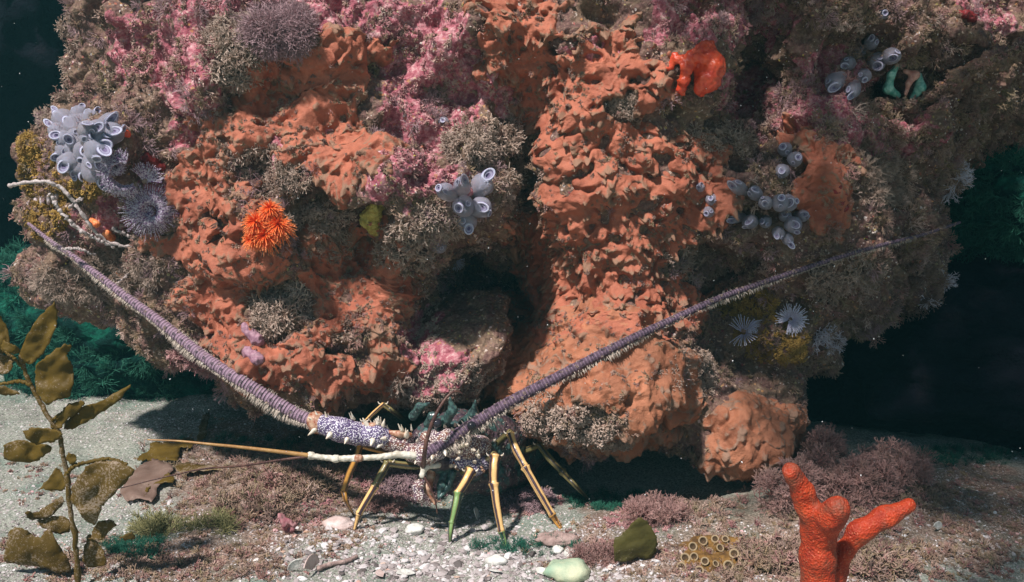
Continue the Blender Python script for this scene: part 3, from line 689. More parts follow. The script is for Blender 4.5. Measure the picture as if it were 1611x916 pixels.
def bobj(name, caps, mat, parent=None, h=0.002, k=0.006, nz=None, origin=None):
    v, q = blob(caps, h, k, nz); origin = v.mean(0) if origin is None else np.asarray(origin, float)
    o = obj(name, mkmesh(name, v - origin, q), mat, parent)
    if parent is None: o.location = origin
    return o
def lathe(mb, prof, seg=20, tip=None, flip=False):
    prof = np.array(prof, float); a = np.linspace(0, 2*np.pi, seg, endpoint=False); n = len(prof)
    v = np.stack([prof[:, :1] * np.cos(a)[None], prof[:, :1] * np.sin(a)[None], np.repeat(prof[:, 1:2], seg, 1)], -1).reshape(-1, 3)
    i = np.arange(n-1)[:, None] * seg; j = np.arange(seg)[None]; k = (j + 1) % seg
    q = np.stack([i+j, i+k, i+seg+k, i+seg+j], -1).reshape(-1, 4)
    mb.add(v, q, None, tip=np.repeat(np.linspace(0, 1, n), seg)); return mb
def hue(name, stops, rough=0.5, src='u', per=None, **k):              # colour ramp along an attribute, repeated with period per
    m, nt, b = nmat(name, rough, **k); f_ = attr(nt, src)
    if per: f_ = math_(nt, 'FRACT', math_(nt, 'DIVIDE', f_, per))
    setc(nt, b, ramp(nt, f_, stops)); return m, nt, b

# ------------------------------------------------------------------ tunicate colonies
M_tun, nt, b = nmat('tunicate_tunic', 0.3, sss=0.25, spec=0.5); b.inputs['Alpha'].default_value = 0.6; co = tco(nt)
c = ramp(nt, tnoise(nt, co, 120, 4), [(0.3, (0.42, 0.39, 0.46)), (0.55, (0.58, 0.55, 0.64)), (0.8, (0.74, 0.71, 0.79))])
c = mixc(nt, math_(nt, 'MULTIPLY', attr(nt, 'tip'), 0.5), c, (0.56, 0.62, 0.8)); setc(nt, b, c); bump(nt, b, tnoise(nt, co, 40, 3), 0.002)
M_lip = simple('siphon_lip', (0.46, 0.48, 0.62), (0.64, 0.66, 0.8), scale=200, rough=0.3, sss=0.2)
M_line = simple('siphon_line', (0.12, 0.09, 0.2), (0.24, 0.2, 0.34), rough=0.3)
M_throat = simple('siphon_throat', (0.26, 0.25, 0.37), (0.42, 0.41, 0.55), rough=0.4)
M_foul = simple('old_tunic', (0.24, 0.2, 0.2), (0.45, 0.4, 0.44), scale=300, rough=0.8, bd=0.001)
mb = MB(); lathe(mb, [(0.001, -0.02), (.42, 0), (.62, .12), (.82, .3), (.98, .5), (1.04, .68), (.98, .82), (.80, .93), (.60, .985), (.3, 1.0), (0.001, 1.0)], 22)
v = mb.v[0]; zz = v[:, 2]; ang = np.arctan2(v[:, 1], v[:, 0]); v[:, :2] *= (1 + 0.05 * np.sin(3 * ang + 4 * zz) * np.sin(zz * 3.1))[:, None]; v[:, 0] += 0.10 * np.sin(zz * 2.2)
ZB = mb.mesh('zooid')
def siphon_mesh(name):
    mb = MB(); pr = [(1.10, -.35), (1.04, .0), (1.0, .22), (.93, .32), (.82, .33), (.72, .24)]; lathe(mb, pr, 22); n1 = len(mb.q[0])
    lathe(mb, [(.72, .24), (.68, .2), (.64, .12)], 22); lathe(mb, [(.64, .12), (.55, .0), (.40, .02), (.36, .05)], 22); lathe(mb, [(.36, .05), (.32, .0), (.25, -.25), (.001, -.3)], 22)
    lathe(mb, [(1.115, -.1), (1.10, -.02), (1.04, 0.01)], 22)
    sizes = [len(x) for x in mb.q]; me = mb.mesh(name)
    for m_ in (M_lip, M_line, M_throat, M_line, M_line): me.materials.append(m_)
    mi = np.concatenate([np.full(s_, k_) for k_, s_ in enumerate(sizes)]).astype(np.int32); me.polygons.foreach_set('material_index', mi); return me
SI = siphon_mesh('siphon'); ZB.materials.append(M_tun); ZF = ZB.copy(); ZF.materials.clear(); ZF.materials.append(M_foul)
def colony(name, label, ctr, mouths, r=0.0098, pull=0.5, out=0.020, group='translucent tunicate colonies on the boulder', foul=(), big=()):
    c0, n0 = hits(ctr[0], ctr[1], 'rock'); root = thing(name, label, 'tunicate colony', c0, group); rr = random.Random(int(ctr[0]))
    for k, (mx, my) in enumerate(mouths):
        hm, nm = hits(mx, my, 'rock'); view = CAM - hm; view /= np.linalg.norm(view)
        bx = ctr[0] + (mx - ctr[0]) * (1 - pull); by = ctr[1] + (my - ctr[1]) * (1 - pull); hb, _ = hits(bx, by, 'rock')
        if abs(hb[1] - hm[1]) > 0.05: hb = hm + (hb - hm) * 0.05 / abs(hb[1] - hm[1])
        sc = r * rr.uniform(0.74, 1.16) * (1.25 if k in big else 1); tip_ = hm + view * (out * rr.uniform(0.8, 1.3)); base = hb - view * 0.006
        ax_ = tip_ - base; L = np.linalg.norm(ax_); L = max(L, 0.024)
        d = ax_ / np.linalg.norm(ax_) + 0.25 * view; d /= np.linalg.norm(d); base = tip_ - d * L
        q = rot_to(d, rr.uniform(0, 6.28)); o = bpy.data.objects.new('zooid', ZF if k in foul else ZB); COL.objects.link(o); o.parent = root
        o.location = Vector(base) - Vector(c0); o.rotation_mode = 'QUATERNION'; o.rotation_quaternion = q; o.scale = (sc, sc, L)
        # siphons: the larger opening leans to the viewer, the smaller sits beside it
        fwd = Vector(view) * 0.75 + Vector(d) * 0.45; fwd.normalize(); side = Vector((rr.uniform(-1, 1), 0.1, rr.uniform(-.7, 1))).cross(fwd).normalized()
        for sz, off, fw in ((rr.uniform(.44, .56), -0.36, 1), (rr.uniform(.26, .36), 0.62, 1)):
            s_ = bpy.data.objects.new('siphon', SI); COL.objects.link(s_); s_.parent = o
            pos = Vector(tip_) + side * off * sc + fwd * sc * (0.42 if off < 0 else 0.26) - Vector(d) * sc * 0.25
            dirv = (fwd + side * (off * 0.7)).normalized(); R_ = rot_to(dirv).to_matrix().to_4x4()
            Mw = Matrix.Translation(pos) @ R_ @ Matrix.Diagonal((sz * sc, sz * sc, sz * sc, 1))
            Mo = Matrix.Translation(Vector(base)) @ q.to_matrix().to_4x4() @ Matrix.Diagonal((sc, sc, L, 1))
            s_.matrix_parent_inverse = Matrix.Identity(4); s_.matrix_basis = Mo.inverted() @ Mw
    return root
colony('tunicate_colony', 'largest blue grey tunicate colony, two dozen sacs, on the upper left flank', (128, 225),
       [(91,180),(124,170),(147,176),(114,191),(132,187),(159,199),(179,186),(90,218),(142,216),(166,223),(91,243),(108,240),(132,244),(160,241),(106,266),(127,277),(156,284),(150,260),(80,200),(185,205),(112,215),(140,199)], 0.0132, 0.66, 0.028)
colony('tunicate_colony', 'small cluster of six clear tunicates in the middle of the boulder', (730, 318),
       [(694,298),(727,285),(766,281),(727,325),(763,330),(734,356)], 0.0118, 0.75, 0.036, big=(2,))
colony('tunicate_colony', 'lone tunicate below the small middle cluster', (692, 380), [(688,386)], 0.010, .3, .012)
colony('tunicate_colony', 'violet white round tunicate under the upper pink crust', (700, 188), [(698,192)], 0.009, .2, .01)
colony('tunicate_colony', 'hanging tunicate cluster with eye-like pale openings in the dark upper right', (1360, 95),
       [(1309,134),(1354,82),(1382,99),(1407,88),(1358,123),(1338,147),(1374,62),(1330,100)], 0.0118, 0.45, 0.022)
colony('tunicate_colony', 'single dim tunicate near the top edge on the right', (1390, 20), [(1389,22)], 0.0115, .2, .014)
colony('tunicate_colony', 'tunicate cluster of many pale ringed sacs above the right antenna', (1215, 335),
       [(1156,291),(1185,301),(1202,317),(1152,344),(1176,352),(1202,350),(1229,316),(1246,318),(1238,339),(1268,339),(1225,372),(1243,383),(1252,358)], 0.0098, 0.4, 0.020)
colony('tunicate_colony', 'three tiny tunicates at the edge of the middle sponge', (1112, 313), [(1101,293),(1121,314),(1114,335)], 0.0072, .2, .012)
colony('tunicate_colony', 'pair of purplish tunicates above the right tunicate cluster', (1240, 243), [(1253,251),(1234,234),(1229,272)], 0.0098, .3, .016)

# ------------------------------------------------------------------ feather worms and fan shaped animals
def crown(mb, c, axis, R0, nf, rise, curl, layers=1, barb=0.0018, rad=0.0004, rnd=None, a0=0, a1=6.283, inner=0.15, spiral=0.0):
    n = Vector(axis).normalized(); u = n.orthogonal().normalized(); w = n.cross(u); n, u, w = map(np.array, (n, u, w)); rnd = rnd or np.random.default_rng(1)
    for l in range(layers):
        for k in range(nf):
            a_ = a0 + (a1 - a0) * (k + rnd.uniform(-.3, .3)) / nf; rr_ = R0 * (1 - 0.22 * l) * rnd.uniform(0.85, 1.08)
            d = math.cos(a_) * u + math.sin(a_) * w; t = np.linspace(0, 1, 7)
            lift = spiral * (k / nf)
            pts = c + d * (R0 * inner + (rr_ - R0 * inner) * t)[:, None] + n * (rise * (np.sin(t * math.pi * curl)) + lift + 0.004 * l)[:, None]
            pts += rnd.normal(0, R0 * 0.01, pts.shape); tube(mb, pts, np.linspace(rad * 1.3, rad * 0.5, 7), 4, False)
            if barb:
                tv, q_ = [], []
                m = 9
                for j in range(m):
                    f_ = 0.25 + 0.75 * j / m; i0 = min(int(f_ * 6), 5); p = pts[i0] + (pts[i0+1] - pts[i0]) * (f_ * 6 - i0); e = np.cross(d, n)
                    for sgn in (-1, 1):
                        b0 = len(tv); tip_ = p + (e * sgn * 0.8 + d * 0.5 + n * 0.35) * barb * rnd.uniform(.6, 1.1)
                        tv += [p + d * rad * .7, p - d * rad * .7, tip_]; q_.append((b0, b0+1, b0+2))
                mb.add(np.array(tv), None, np.array(q_), tip=1.0, u=0.7 * R0)
M_orange, nt, b = nmat('orange_feather', 0.45, sss=0.15); setc(nt, b, ramp(nt, attr(nt, 'tip'), [(0, (0.62, 0.05, 0.01)), (0.6, (0.9, 0.12, 0.02)), (1, (0.95, 0.3, 0.09))]))
M_purp, nt, b = nmat('purple_grey_feather', 0.6); 
setc(nt, b, mixc(nt, math_(nt, 'GREATER_THAN', tnoise(nt, tco(nt), 500, 2), 0.52), (0.62, 0.58, 0.66), (0.2, 0.1, 0.24)))
M_white, nt, b = nmat('white_feather', 0.5, sss=0.2); setc(nt, b, ramp(nt, attr(nt, 'tip'), [(0, (0.4, 0.38, 0.55)), (1, (0.8, 0.8, 0.95))]))
M_tubeskin = simple('worm_tube', (0.2, 0.13, 0.1), (0.36, 0.25, 0.2), rough=0.8)
def worm(name, label, px_, py_, parts, matc, tilt=(0, 0, 0), tr=0.004, off=0.012, grp='feather worms on the boulder'):
    hpt, n = hits(px_, py_, 'rock'); view = CAM - hpt; view /= np.linalg.norm(view); axis = view * 0.8 + n * 0.3 + np.array(tilt); axis /= np.linalg.norm(axis)
    root = thing(name, label, 'feather worm', hpt, grp); c = hpt + view * off
    mb = MB(); tube(mb, np.array([hpt - axis * 0.02, hpt, c]), [tr * 1.2, tr, tr * .9], 10); obj('tube', mb.mesh('tube', True, hpt), M_tubeskin, root)
    for (dx, dz, kw) in parts:
        mb = MB(); cc = c + np.array([dx * S0, 0, -dz * S0]); crown(mb, cc, kw.pop('axis', axis), rnd=np.random.default_rng(int(px_ + dx + 50)), **kw)
        obj('feather_crown', mb.mesh('feather_crown', True, hpt), matc, root)
    return root
def pompom(mb, c, axis, R0, rnd, nf=30, rings=6, rad=.0006):
    n = Vector(axis).normalized(); u = n.orthogonal().normalized(); w = n.cross(u); n, u, w = map(np.array, (n, u, w))
    for l in range(rings):
        e = math.radians(-15 + 95 * l / rings); m_ = max(5, int(nf * math.cos(e)))
        for k in range(m_):
            a_ = 6.283 * (k + rnd.uniform(-.35, .35)) / m_ + l; d = math.cos(e) * (math.cos(a_) * u + math.sin(a_) * w) + math.sin(e) * n + rnd.normal(0, .07, 3)
            L_ = R0 * rnd.uniform(.8, 1.15); t = np.linspace(0, 1, 6)[:, None]; pts = c + n * (l * R0 * .13) + d * L_ * t + np.array([0, 0, -1.0]) * (t ** 2) * L_ * .25
            tube(mb, pts, np.array([1.5, 1.3, 1.1, 1.0, .8, .4]) * rad, 5, False)
            tv, tq = [], []                            # short side branches
            for j in range(8):
                f_ = .3 + .7 * j / 8; p_ = c + n * (l * R0 * .13) + d * L_ * f_ + np.array([0, 0, -1.0]) * f_ ** 2 * L_ * .25; e_ = rnd.normal(size=3); e_ -= d * (e_ @ d); e_ /= np.linalg.norm(e_); b0 = len(tv)
                tv += [p_ + d * rad * .8, p_ - d * rad * .8, p_ + e_ * rad * 3.2 + d * rad * 3]; tq.append((b0, b0 + 1, b0 + 2))
            mb.add(np.array(tv), None, np.array(tq), tip=1.0)
dn = np.array([0.0, -0.55, -0.35])
ow = worm('feather_worm', 'bright orange feathery worm crown on the left orange sponge', 428, 352, [], M_orange)
for k_, (dx, dz, rr_) in enumerate([(4, -20, .016), (-14, -2, .018), (14, 2, .019), (-3, 16, .019), (-20, 20, .014)]):
    mb = MB(); c_ = np.array(ow.location) + np.array([dx * S0, -.014, -dz * S0]); pompom(mb, c_, np.array([dx * .012, -.8, .25 - dz * .008]), rr_, np.random.default_rng(k_)); obj('feather_crown', mb.mesh('feather_crown', True, np.array(ow.location)), M_orange, ow)
worm('feather_worm', 'round purple grey feather worm disc with pale centre below the largest tunicates', 236, 332,
     [(0, 0, dict(R0=.037, nf=74, rise=.007, curl=.9, layers=3, barb=.0022, rad=.00045, inner=.22)), (-6, 2, dict(R0=.011, nf=40, rise=.006, curl=.6, layers=2, barb=.001, rad=.0004, inner=.1))], M_purp)
worm('feather_worm', 'curled purple and pale green feather worm touching the largest tunicate colony', 188, 268,
     [(8, 4, dict(R0=.031, nf=70, rise=.010, curl=.8, layers=3, barb=.0022, rad=.00045, inner=.5, a0=-2.6, a1=1.4)), (-6, -8, dict(R0=.014, nf=40, rise=.006, curl=.8, layers=2, barb=.002, rad=.0005))], M_purp)
worm('feather_worm', 'left one of two white fan worms on golden turf under the right antenna', 1170, 520,
     [(0, 4, dict(R0=.024, nf=26, rise=.010, curl=.5, layers=1, barb=.0016, rad=.0006, a0=0, a1=5.2)), (8, -14, dict(R0=.020, nf=14, rise=.008, curl=.5, layers=1, barb=.0016, rad=.0006, a0=1.0, a1=2.6))], M_white)
worm('feather_worm', 'right one of two white fan worms, curled into a spiral above the cave', 1243, 502,
     [(0, 0, dict(R0=.024, nf=34, rise=.010, curl=.5, layers=2, barb=.0016, rad=.0006, a0=.4, a1=5.9)), (10, 6, dict(R0=.012, nf=20, rise=.008, curl=.5, layers=1, barb=.0014, rad=.0005))], M_white)
worm('feather_worm', 'pale comb-like feather worm beside the dark red spot near the largest tunicates', 228, 285,
     [(0, 0, dict(R0=.022, nf=30, rise=.012, curl=.5, layers=1, barb=.0012, rad=.0006, a0=2.2, a1=5.0))], M_purp)
worm('feather_worm', 'little white fan worm under the small middle tunicate cluster', 715, 412,
     [(0, 0, dict(R0=.015, nf=18, rise=.006, curl=.5, layers=1, barb=.0012, rad=.0005, a0=.4, a1=2.8))], M_white)

# golden mats
M_shadeturf = tinted('shade_dark_turf', [(0, (0.08, 0.04, 0.05)), (0.6, (0.2, 0.12, 0.13)), (1, (0.28, 0.2, 0.18))], (0.4, 0.3, 0.32), tipmix=0.4)  # purple turf, its colour darkened for the shade beneath the lobster
M_gold = tinted('golden_mat', [(0, (0.12, 0.06, 0.01)), (0.5, (0.3, 0.17, 0.03)), (1, (0.42, 0.27, 0.06))], (0.5, 0.36, 0.12), tipmix=0.4)
clump_obj('golden_zoanthid_mat', 'golden brown mat on the left edge of the boulder below the largest tunicates', 'zoanthid', [(60,265,30,50),(75,340,35,40),(120,300,40,18),(45,230,16,30)], PR_short, M_gold, .8, 1.4, 700, 61, None, 'rock')
clump_obj('golden_zoanthid_mat', 'golden mat of tiny zoanthids around the two white fan worms', 'zoanthid', [(1215,530,60,40),(1175,480,50,26),(1240,555,30,20)], PR_short, M_gold, .8, 1.3, 600, 62, None, 'rock')
for k, (x, y, L_, a_) in enumerate([(45,318,10,-70),(56,312,12,-80),(66,308,13,-95),(78,306,12,-100),(90,305,10,-110)]):
    p, n = hits(x, y, 'rock'); v = CAM - p; v /= np.linalg.norm(v); d = np.array([math.cos(math.radians(a_)), 0, math.sin(math.radians(a_))])
    mb = MB(); c = spline([p - v * .003, p + v * .006 + d * L_ * S0 * .2, p + v * .008 + d * L_ * S0 * .9, p + v * .004 + d * L_ * S0 * 1.5], 10); tube(mb, c, [.0018,.0028,.0032,.0034,.0034,.0032,.003,.0026,.002,.001], 8)
    o = obj('bryozoan_finger', mb.mesh('bryozoan_finger', True, p), simple('pale_finger', (0.42, 0.34, 0.34), (0.75, 0.66, 0.66), 200) if k == 0 else bpy.data.materials['pale_finger']); o.location = p
    tag(o, 'short pale finger in a row of five on the golden mat at the left edge', 'bryozoan', 'row of pale fingers on the golden mat')

# red lobed sponge, yellow sponge, dark red spots, orange nubs
M_red = simple('red_sponge', (0.62, 0.05, 0.02), (0.85, 0.12, 0.04), 90, rough=0.25, bs=260, bd=0.0012, coat=0.3, sss=0.1)
def PX(x, y, o_=0.0, rel=None):
    p, n = hits(x, y, 'rock'); v = CAM - p; v /= np.linalg.norm(v); return p + v * o_
base_y = min(hits(x_, y_, 'rock')[0][1] for x_ in (1075, 1095, 1115) for y_ in (85, 110, 135)) + .004
def PR(x, y, o_): return at(x, y, base_y - o_)
caps = chain([PR(1112,76,.006), PR(1122,104,.010), PR(1114,128,.012), PR(1103,140,.010)], [.010,.015,.014,.009]) + chain([PR(1106,78,.008), PR(1092,90,.014), PR(1080,108,.014), PR(1076,126,.012), PR(1072,146,.006)], [.008,.0085,.0075,.007,.005]) + \
       chain([PR(1084,96,.012), PR(1064,92,.008), PR(1054,106,.004)], [.006,.0055,.005]) + chain([PR(1100,94,.004), PR(1104,122,.0)], [.010,.010]) + chain([PR(1116,88,.018), PR(1104,94,.022), PR(1092,92,.020)], [.004,.0045,.004])
tag(bobj('lobed_sponge', caps, M_red, h=0.0014, k=0.004, nz=lambda p: 0.0012 * noise(p * 260, 3) + 0.003 * fbm(p * 90, 2, 4)), 'glossy bright red folded sponge near the top right of the boulder', 'sponge')
M_yel = simple('yellow_sponge', (0.34, 0.28, 0.05), (0.55, 0.5, 0.14), 160, rough=0.7, bd=0.002, sss=0.1)
caps = chain([PX(592,325,.016), PX(584,345,.020), PX(590,365,.016)], [.008,.0125,.007])
tag(bobj('yellow_sponge', caps, M_yel, h=0.0014, nz=lambda p: 0.003 * fbm(p * 150, 3, 4)), 'lumpy yellow green sponge right of the orange feathery worm', 'sponge')
M_on = simple('orange_nub', (0.75, 0.16, 0.04), (0.9, 0.36, 0.14), 200, rough=0.4, sss=0.2)
for x, y, r, lab in [(172,371,.0052,'small orange nub among the grey strands, the lower one'),(149,350,.0042,'small orange nub among the grey strands, the upper one'),(190,430,.0042,'small orange nub near the far end of the left antenna'),(197,208,.0042,'red berry-like nub right of the largest tunicate colony')]:
    tag(bobj('sponge_nub', [(PX(x-4,y-3,.004), PX(x+3,y+3,.006), r, r * 1.1)], M_on if x != 197 else M_red, h=0.001, nz=lambda p: 0.0012 * fbm(p * 300, 2, 4)), lab, 'sponge', 'small orange and red nubs')
M_dred = simple('dark_red_crust', (0.14, 0.012, 0.015), (0.3, 0.03, 0.03), 120, rough=0.5)
for x, y, x2, y2, r, lab in [(232,248,250,262,.009,'dark red blob right of the largest tunicate colony'),(1318,300,1322,322,.010,'dark maroon oval blob on the right flank beside the pink turf'),(1512,22,1530,28,.007,'reddish crust lump near the top right corner')]:
    tag(bobj('red_crust', [(PX(x,y,-.002), PX(x2,y2,-.002), r, r)], M_dred, h=0.0016, nz=lambda p: 0.005 * fbm(p * 110, 3, 4)), lab, 'sponge')
M_lil = simple('lilac_crust', (0.22, 0.1, 0.15), (0.42, 0.25, 0.3), 160, rough=0.6, bd=0.001)
for x, y, x2, y2, lab in [(385,515,405,535,'lilac pink lobe on the lower left sponge, upper of two'),(388,553,405,566,'lilac pink lobe on the lower left sponge, lower of two')]:
    tag(bobj('pink_lobe', [(PX(x,y,.004), PX(x2,y2,.006), .0065, .0085)], M_lil, h=0.0014, nz=lambda p: 0.0025 * fbm(p * 130, 3, 4)), lab, 'sponge', 'lilac lobes on the lower left sponge')

# oyster with teal lips under a brown ridge
cy = min(hits(x_, y_, 'rock')[0][1] for x_, y_ in ((1430, 125), (1405, 130), (1445, 140), (1385, 168))) - 0.012
def PO(x, y, o_=0): return at(x, y, cy - o_)
root = thing('oyster', 'gaping oyster with teal and pink lips right of the hanging tunicates', 'oyster', PO(1430, 130))
M_teal = simple('teal_mantle', (0.05, 0.28, 0.22), (0.3, 0.6, 0.5), 160, rough=0.35, coat=0.3)
M_shell = simple('oyster_shell', (0.22, 0.12, 0.07), (0.42, 0.28, 0.18), 90, rough=0.75, bd=0.002)
M_plip = simple('pink_lip', (0.5, 0.2, 0.16), (0.7, 0.4, 0.32), 160, rough=0.4)
bobj('mantle', chain([PO(1414,100,.01), PO(1402,118,.012), PO(1397,140,.008), PO(1412,150,.002)], [.004,.005,.0065,.005]), M_teal, root, origin=root.location)
bobj('mantle', chain([PO(1446,118,.008), PO(1448,138,.012), PO(1436,155,.008)], [.004,.007,.005]), M_teal, root, origin=root.location)
bobj('lip', chain([PO(1424,112,.008), PO(1440,118,.012), PO(1430,130,.012), PO(1425,148,.008)], [.0035,.0055,.0035,.003]), M_plip, root, origin=root.location)
bobj('shell', chain([PO(1340,163,.0), PO(1385,170,.006), PO(1440,164,.004), PO(1500,128,.012), PO(1560,100,.02), PO(1625,72,.02)], [.006,.008,.008,.012,.014,.016]), M_rock, root, h=0.0025, nz=lambda p: 0.011 * fbm(p * 60, 4, 4), origin=root.location)
bobj('shell', chain([PO(1425,95,.0), PO(1455,62,.008), PO(1500,50,.012), PO(1545,62,.01)], [.006,.012,.014,.010]), M_rock, root, h=0.0025, nz=lambda p: 0.011 * fbm(p * 60, 4, 5), origin=root.location)

rr = np.random.default_rng(66); P_ = np.concatenate([np.array([PO(*spline([(1385,170,.012),(1440,164,.012),(1500,128,.022),(1560,100,.032),(1625,72,.034)], 50)[i]) for i in range(50)])[rr.integers(0, 50, 260)]])
P_ = P_ + rr.normal(0, .0035, P_.shape) + [0, -.002, .004]; mb = scatter(PR_short, P_, rr.normal(0, .5, P_.shape) + [0, -.6, .6], rr.uniform(.6, 1.3, len(P_)), rr.random(len(P_)), rr); o = obj('growth', mb.mesh('growth', False, root.location), M_turf, root); o['kind'] = 'stuff'
# grey hydroid strands on the left flank
M_str = simple('strand_skin', (0.34, 0.28, 0.26), (0.6, 0.54, 0.52), 400, rough=0.8, bs=500, bd=0.001)
root = thing('hydroid_strands', 'long knobbly grey strands arching over the left edge of the boulder above the antenna', 'hydroid', hits(180, 385, 'rock')[0])
ro = np.array(root.location); yy = hits(110, 340, 'rock')[0][1] - 0.03
for pts, r in [([(14,293,.02),(40,287,.03),(75,287,.035),(100,300,.03),(125,330,.03),(150,365,.02),(180,385,.01),(208,388,0)], .0027),
               ([(78,304,.03),(92,328,.03),(120,358,.03),(150,375,.02),(178,388,.01)], .0028), ([(110,326,.03),(122,316,.03),(128,313,.03)], .0018),
               ([(178,360,0),(205,372,.0),(235,385,-.01),(254,374,-.01)], .0024), ([(168,454,0),(184,446,.0),(202,432,0)], .002), ([(215,408,0),(232,400,0),(248,393,0)], .0017), ([(98,392,.01),(125,392,.01),(150,402,0)], .002)]:
    c = spline([at(x, y, yy - o_) for x, y, o_ in pts], 60); mb = MB(); c = c + 0.0008 * rng.normal(size=c.shape)
    tube(mb, c, r * np.linspace(1, .75, 60) * (1 + 0.22 * rng.normal(size=60)).clip(.6, 1.5), 8); obj('strand', mb.mesh('strand', True, ro), M_str, root)

# ------------------------------------------------------------------ spiny lobster
def spk(name, c0, c1, dot, sc, thr, rough=0.35, coat=0.25):
    m, nt, b = nmat(name, rough, coat=coat); co = tco(nt); d = tvor(nt, co, sc)
    c = ramp(nt, tnoise(nt, co, 90, 3), [(0.35, c0), (0.65, c1)]); c = mixc(nt, math_(nt, 'LESS_THAN', d, thr), c, dot); setc(nt, b, c)
    bump(nt, b, math_(nt, 'SUBTRACT', 1.0, d), 0.0012); return m
M_ped = spk('speckled_blue_shell', (0.08, 0.05, 0.13), (0.17, 0.13, 0.26), (0.78, 0.76, 0.82), 520, 0.42)
M_brn = spk('speckled_brown_shell', (0.24, 0.11, 0.07), (0.13, 0.09, 0.15), (0.74, 0.68, 0.62), 440, 0.42)
m, nt, b = nmat('carapace_shell', 0.4, coat=0.2); co = tco(nt)
c = ramp(nt, tnoise(nt, co, 55, 4, .6, .5), [(0.35, (0.035, 0.025, 0.045)), (0.5, (0.1, 0.065, 0.07)), (0.57, (0.03, 0.07, 0.07)), (0.74, (0.1, 0.2, 0.18))])
setc(nt, b, mixc(nt, math_(nt, 'LESS_THAN', tvor(nt, co, 200), 0.13), c, (0.6, 0.55, 0.45))); bump(nt, b, tvor(nt, co, 200), 0.002); M_car = m
M_tealshell = simple('teal_shell', (0.02, 0.03, 0.035), (0.08, 0.17, 0.15), 240, rough=0.35, coat=0.3)
M_spine = simple('ivory_spine', (0.6, 0.5, 0.36), (0.85, 0.8, 0.7), 300, rough=0.35)
M_rust = simple('rust_shell', (0.26, 0.07, 0.03), (0.55, 0.38, 0.26), 200, rough=0.4)
M_pale = simple('pale_stalk', (0.5, 0.46, 0.36), (0.75, 0.72, 0.62), 120, rough=0.4)
M_eye = simple('eye', (0.01, 0.01, 0.012), (0.03, 0.03, 0.04), rough=0.1)
def mk_flag(name, ca, cb, dark):
    m, nt, b = nmat(name, 0.5, spec=0.3); u = attr(nt, 'u'); an = attr(nt, 'ang')
    ring = math_(nt, 'SINE', math_(nt, 'MULTIPLY', u, 2 * math.pi / 0.0042)); s1 = math_(nt, 'MULTIPLY', math_(nt, 'ADD', ring, 1.0), 0.5)
    c = mixc(nt, s1, ca, cb)
    big = math_(nt, 'GREATER_THAN', math_(nt, 'SINE', math_(nt, 'MULTIPLY', u, 2 * math.pi / 0.0148)), 0.45)
    dots = math_(nt, 'GREATER_THAN', math_(nt, 'SINE', math_(nt, 'MULTIPLY', an, 4.0)), 0.55)
    c = mixc(nt, math_(nt, 'MULTIPLY', big, dots), c, dark); c = mixc(nt, math_(nt, 'MULTIPLY', tnoise(nt, tco(nt), 250, 4), 0.5), c, (0.4, 0.31, 0.33) if 'dark' not in name else (0.16, 0.12, 0.13))
    setc(nt, b, c); bump(nt, b, math_(nt, 'ADD', s1, tnoise(nt, tco(nt), 500, 3)), 0.0012); return m
M_flagL = mk_flag('antenna_skin', (0.15, 0.085, 0.14), (0.33, 0.22, 0.31), (0.02, 0.01, 0.03))
M_flagR = mk_flag('antenna_skin_dark', (0.07, 0.04, 0.075), (0.2, 0.135, 0.2), (0.015, 0.008, 0.02))
M_hair = simple('antenna_hair', (0.3, 0.25, 0.2), (0.55, 0.48, 0.4), 300, rough=0.8)

LY = -0.075
lob = thing('spiny_lobster', 'spiny lobster with long purple antennae and golden legs crouching under the boulder', 'lobster', (at(700, 700, LY)[0], LY + .04, gz1(at(700, 700, LY)[0], LY)))
lo_ = np.array(lob.location)
def L3(x, y, o_=0.0): return at(x, y, LY + o_)
def clear_path(pts, y0, tipoff, n=80):             # antenna path that clears the rock in front of which it lies
    s = spline([(x, y, r) for x, y, r in pts], n); t = np.linspace(0, 1, n); hy = np.array([(hit(a_[0], a_[1], 'rock') or (np.array([0, .5, 0]),))[0][1] for a_ in s])
    y1 = min(hy[-1], 0.25) - tipoff; yl = y0 + (y1 - y0) * t; viol = np.maximum(yl - (hy - s[:, 2] - 0.012), 0)
    # lowest smooth curve under all the limits: repeated smoothing
    y_ = yl - viol
    for _ in range(400):
        y_[1:-1] = np.minimum(0.5 * (y_[:-2] + y_[2:]), np.minimum(yl, hy - s[:, 2] - 0.012)[1:-1])
    return np.array([at(s[k, 0], s[k, 1], y_[k]) for k in range(n)]), s[:, 2]
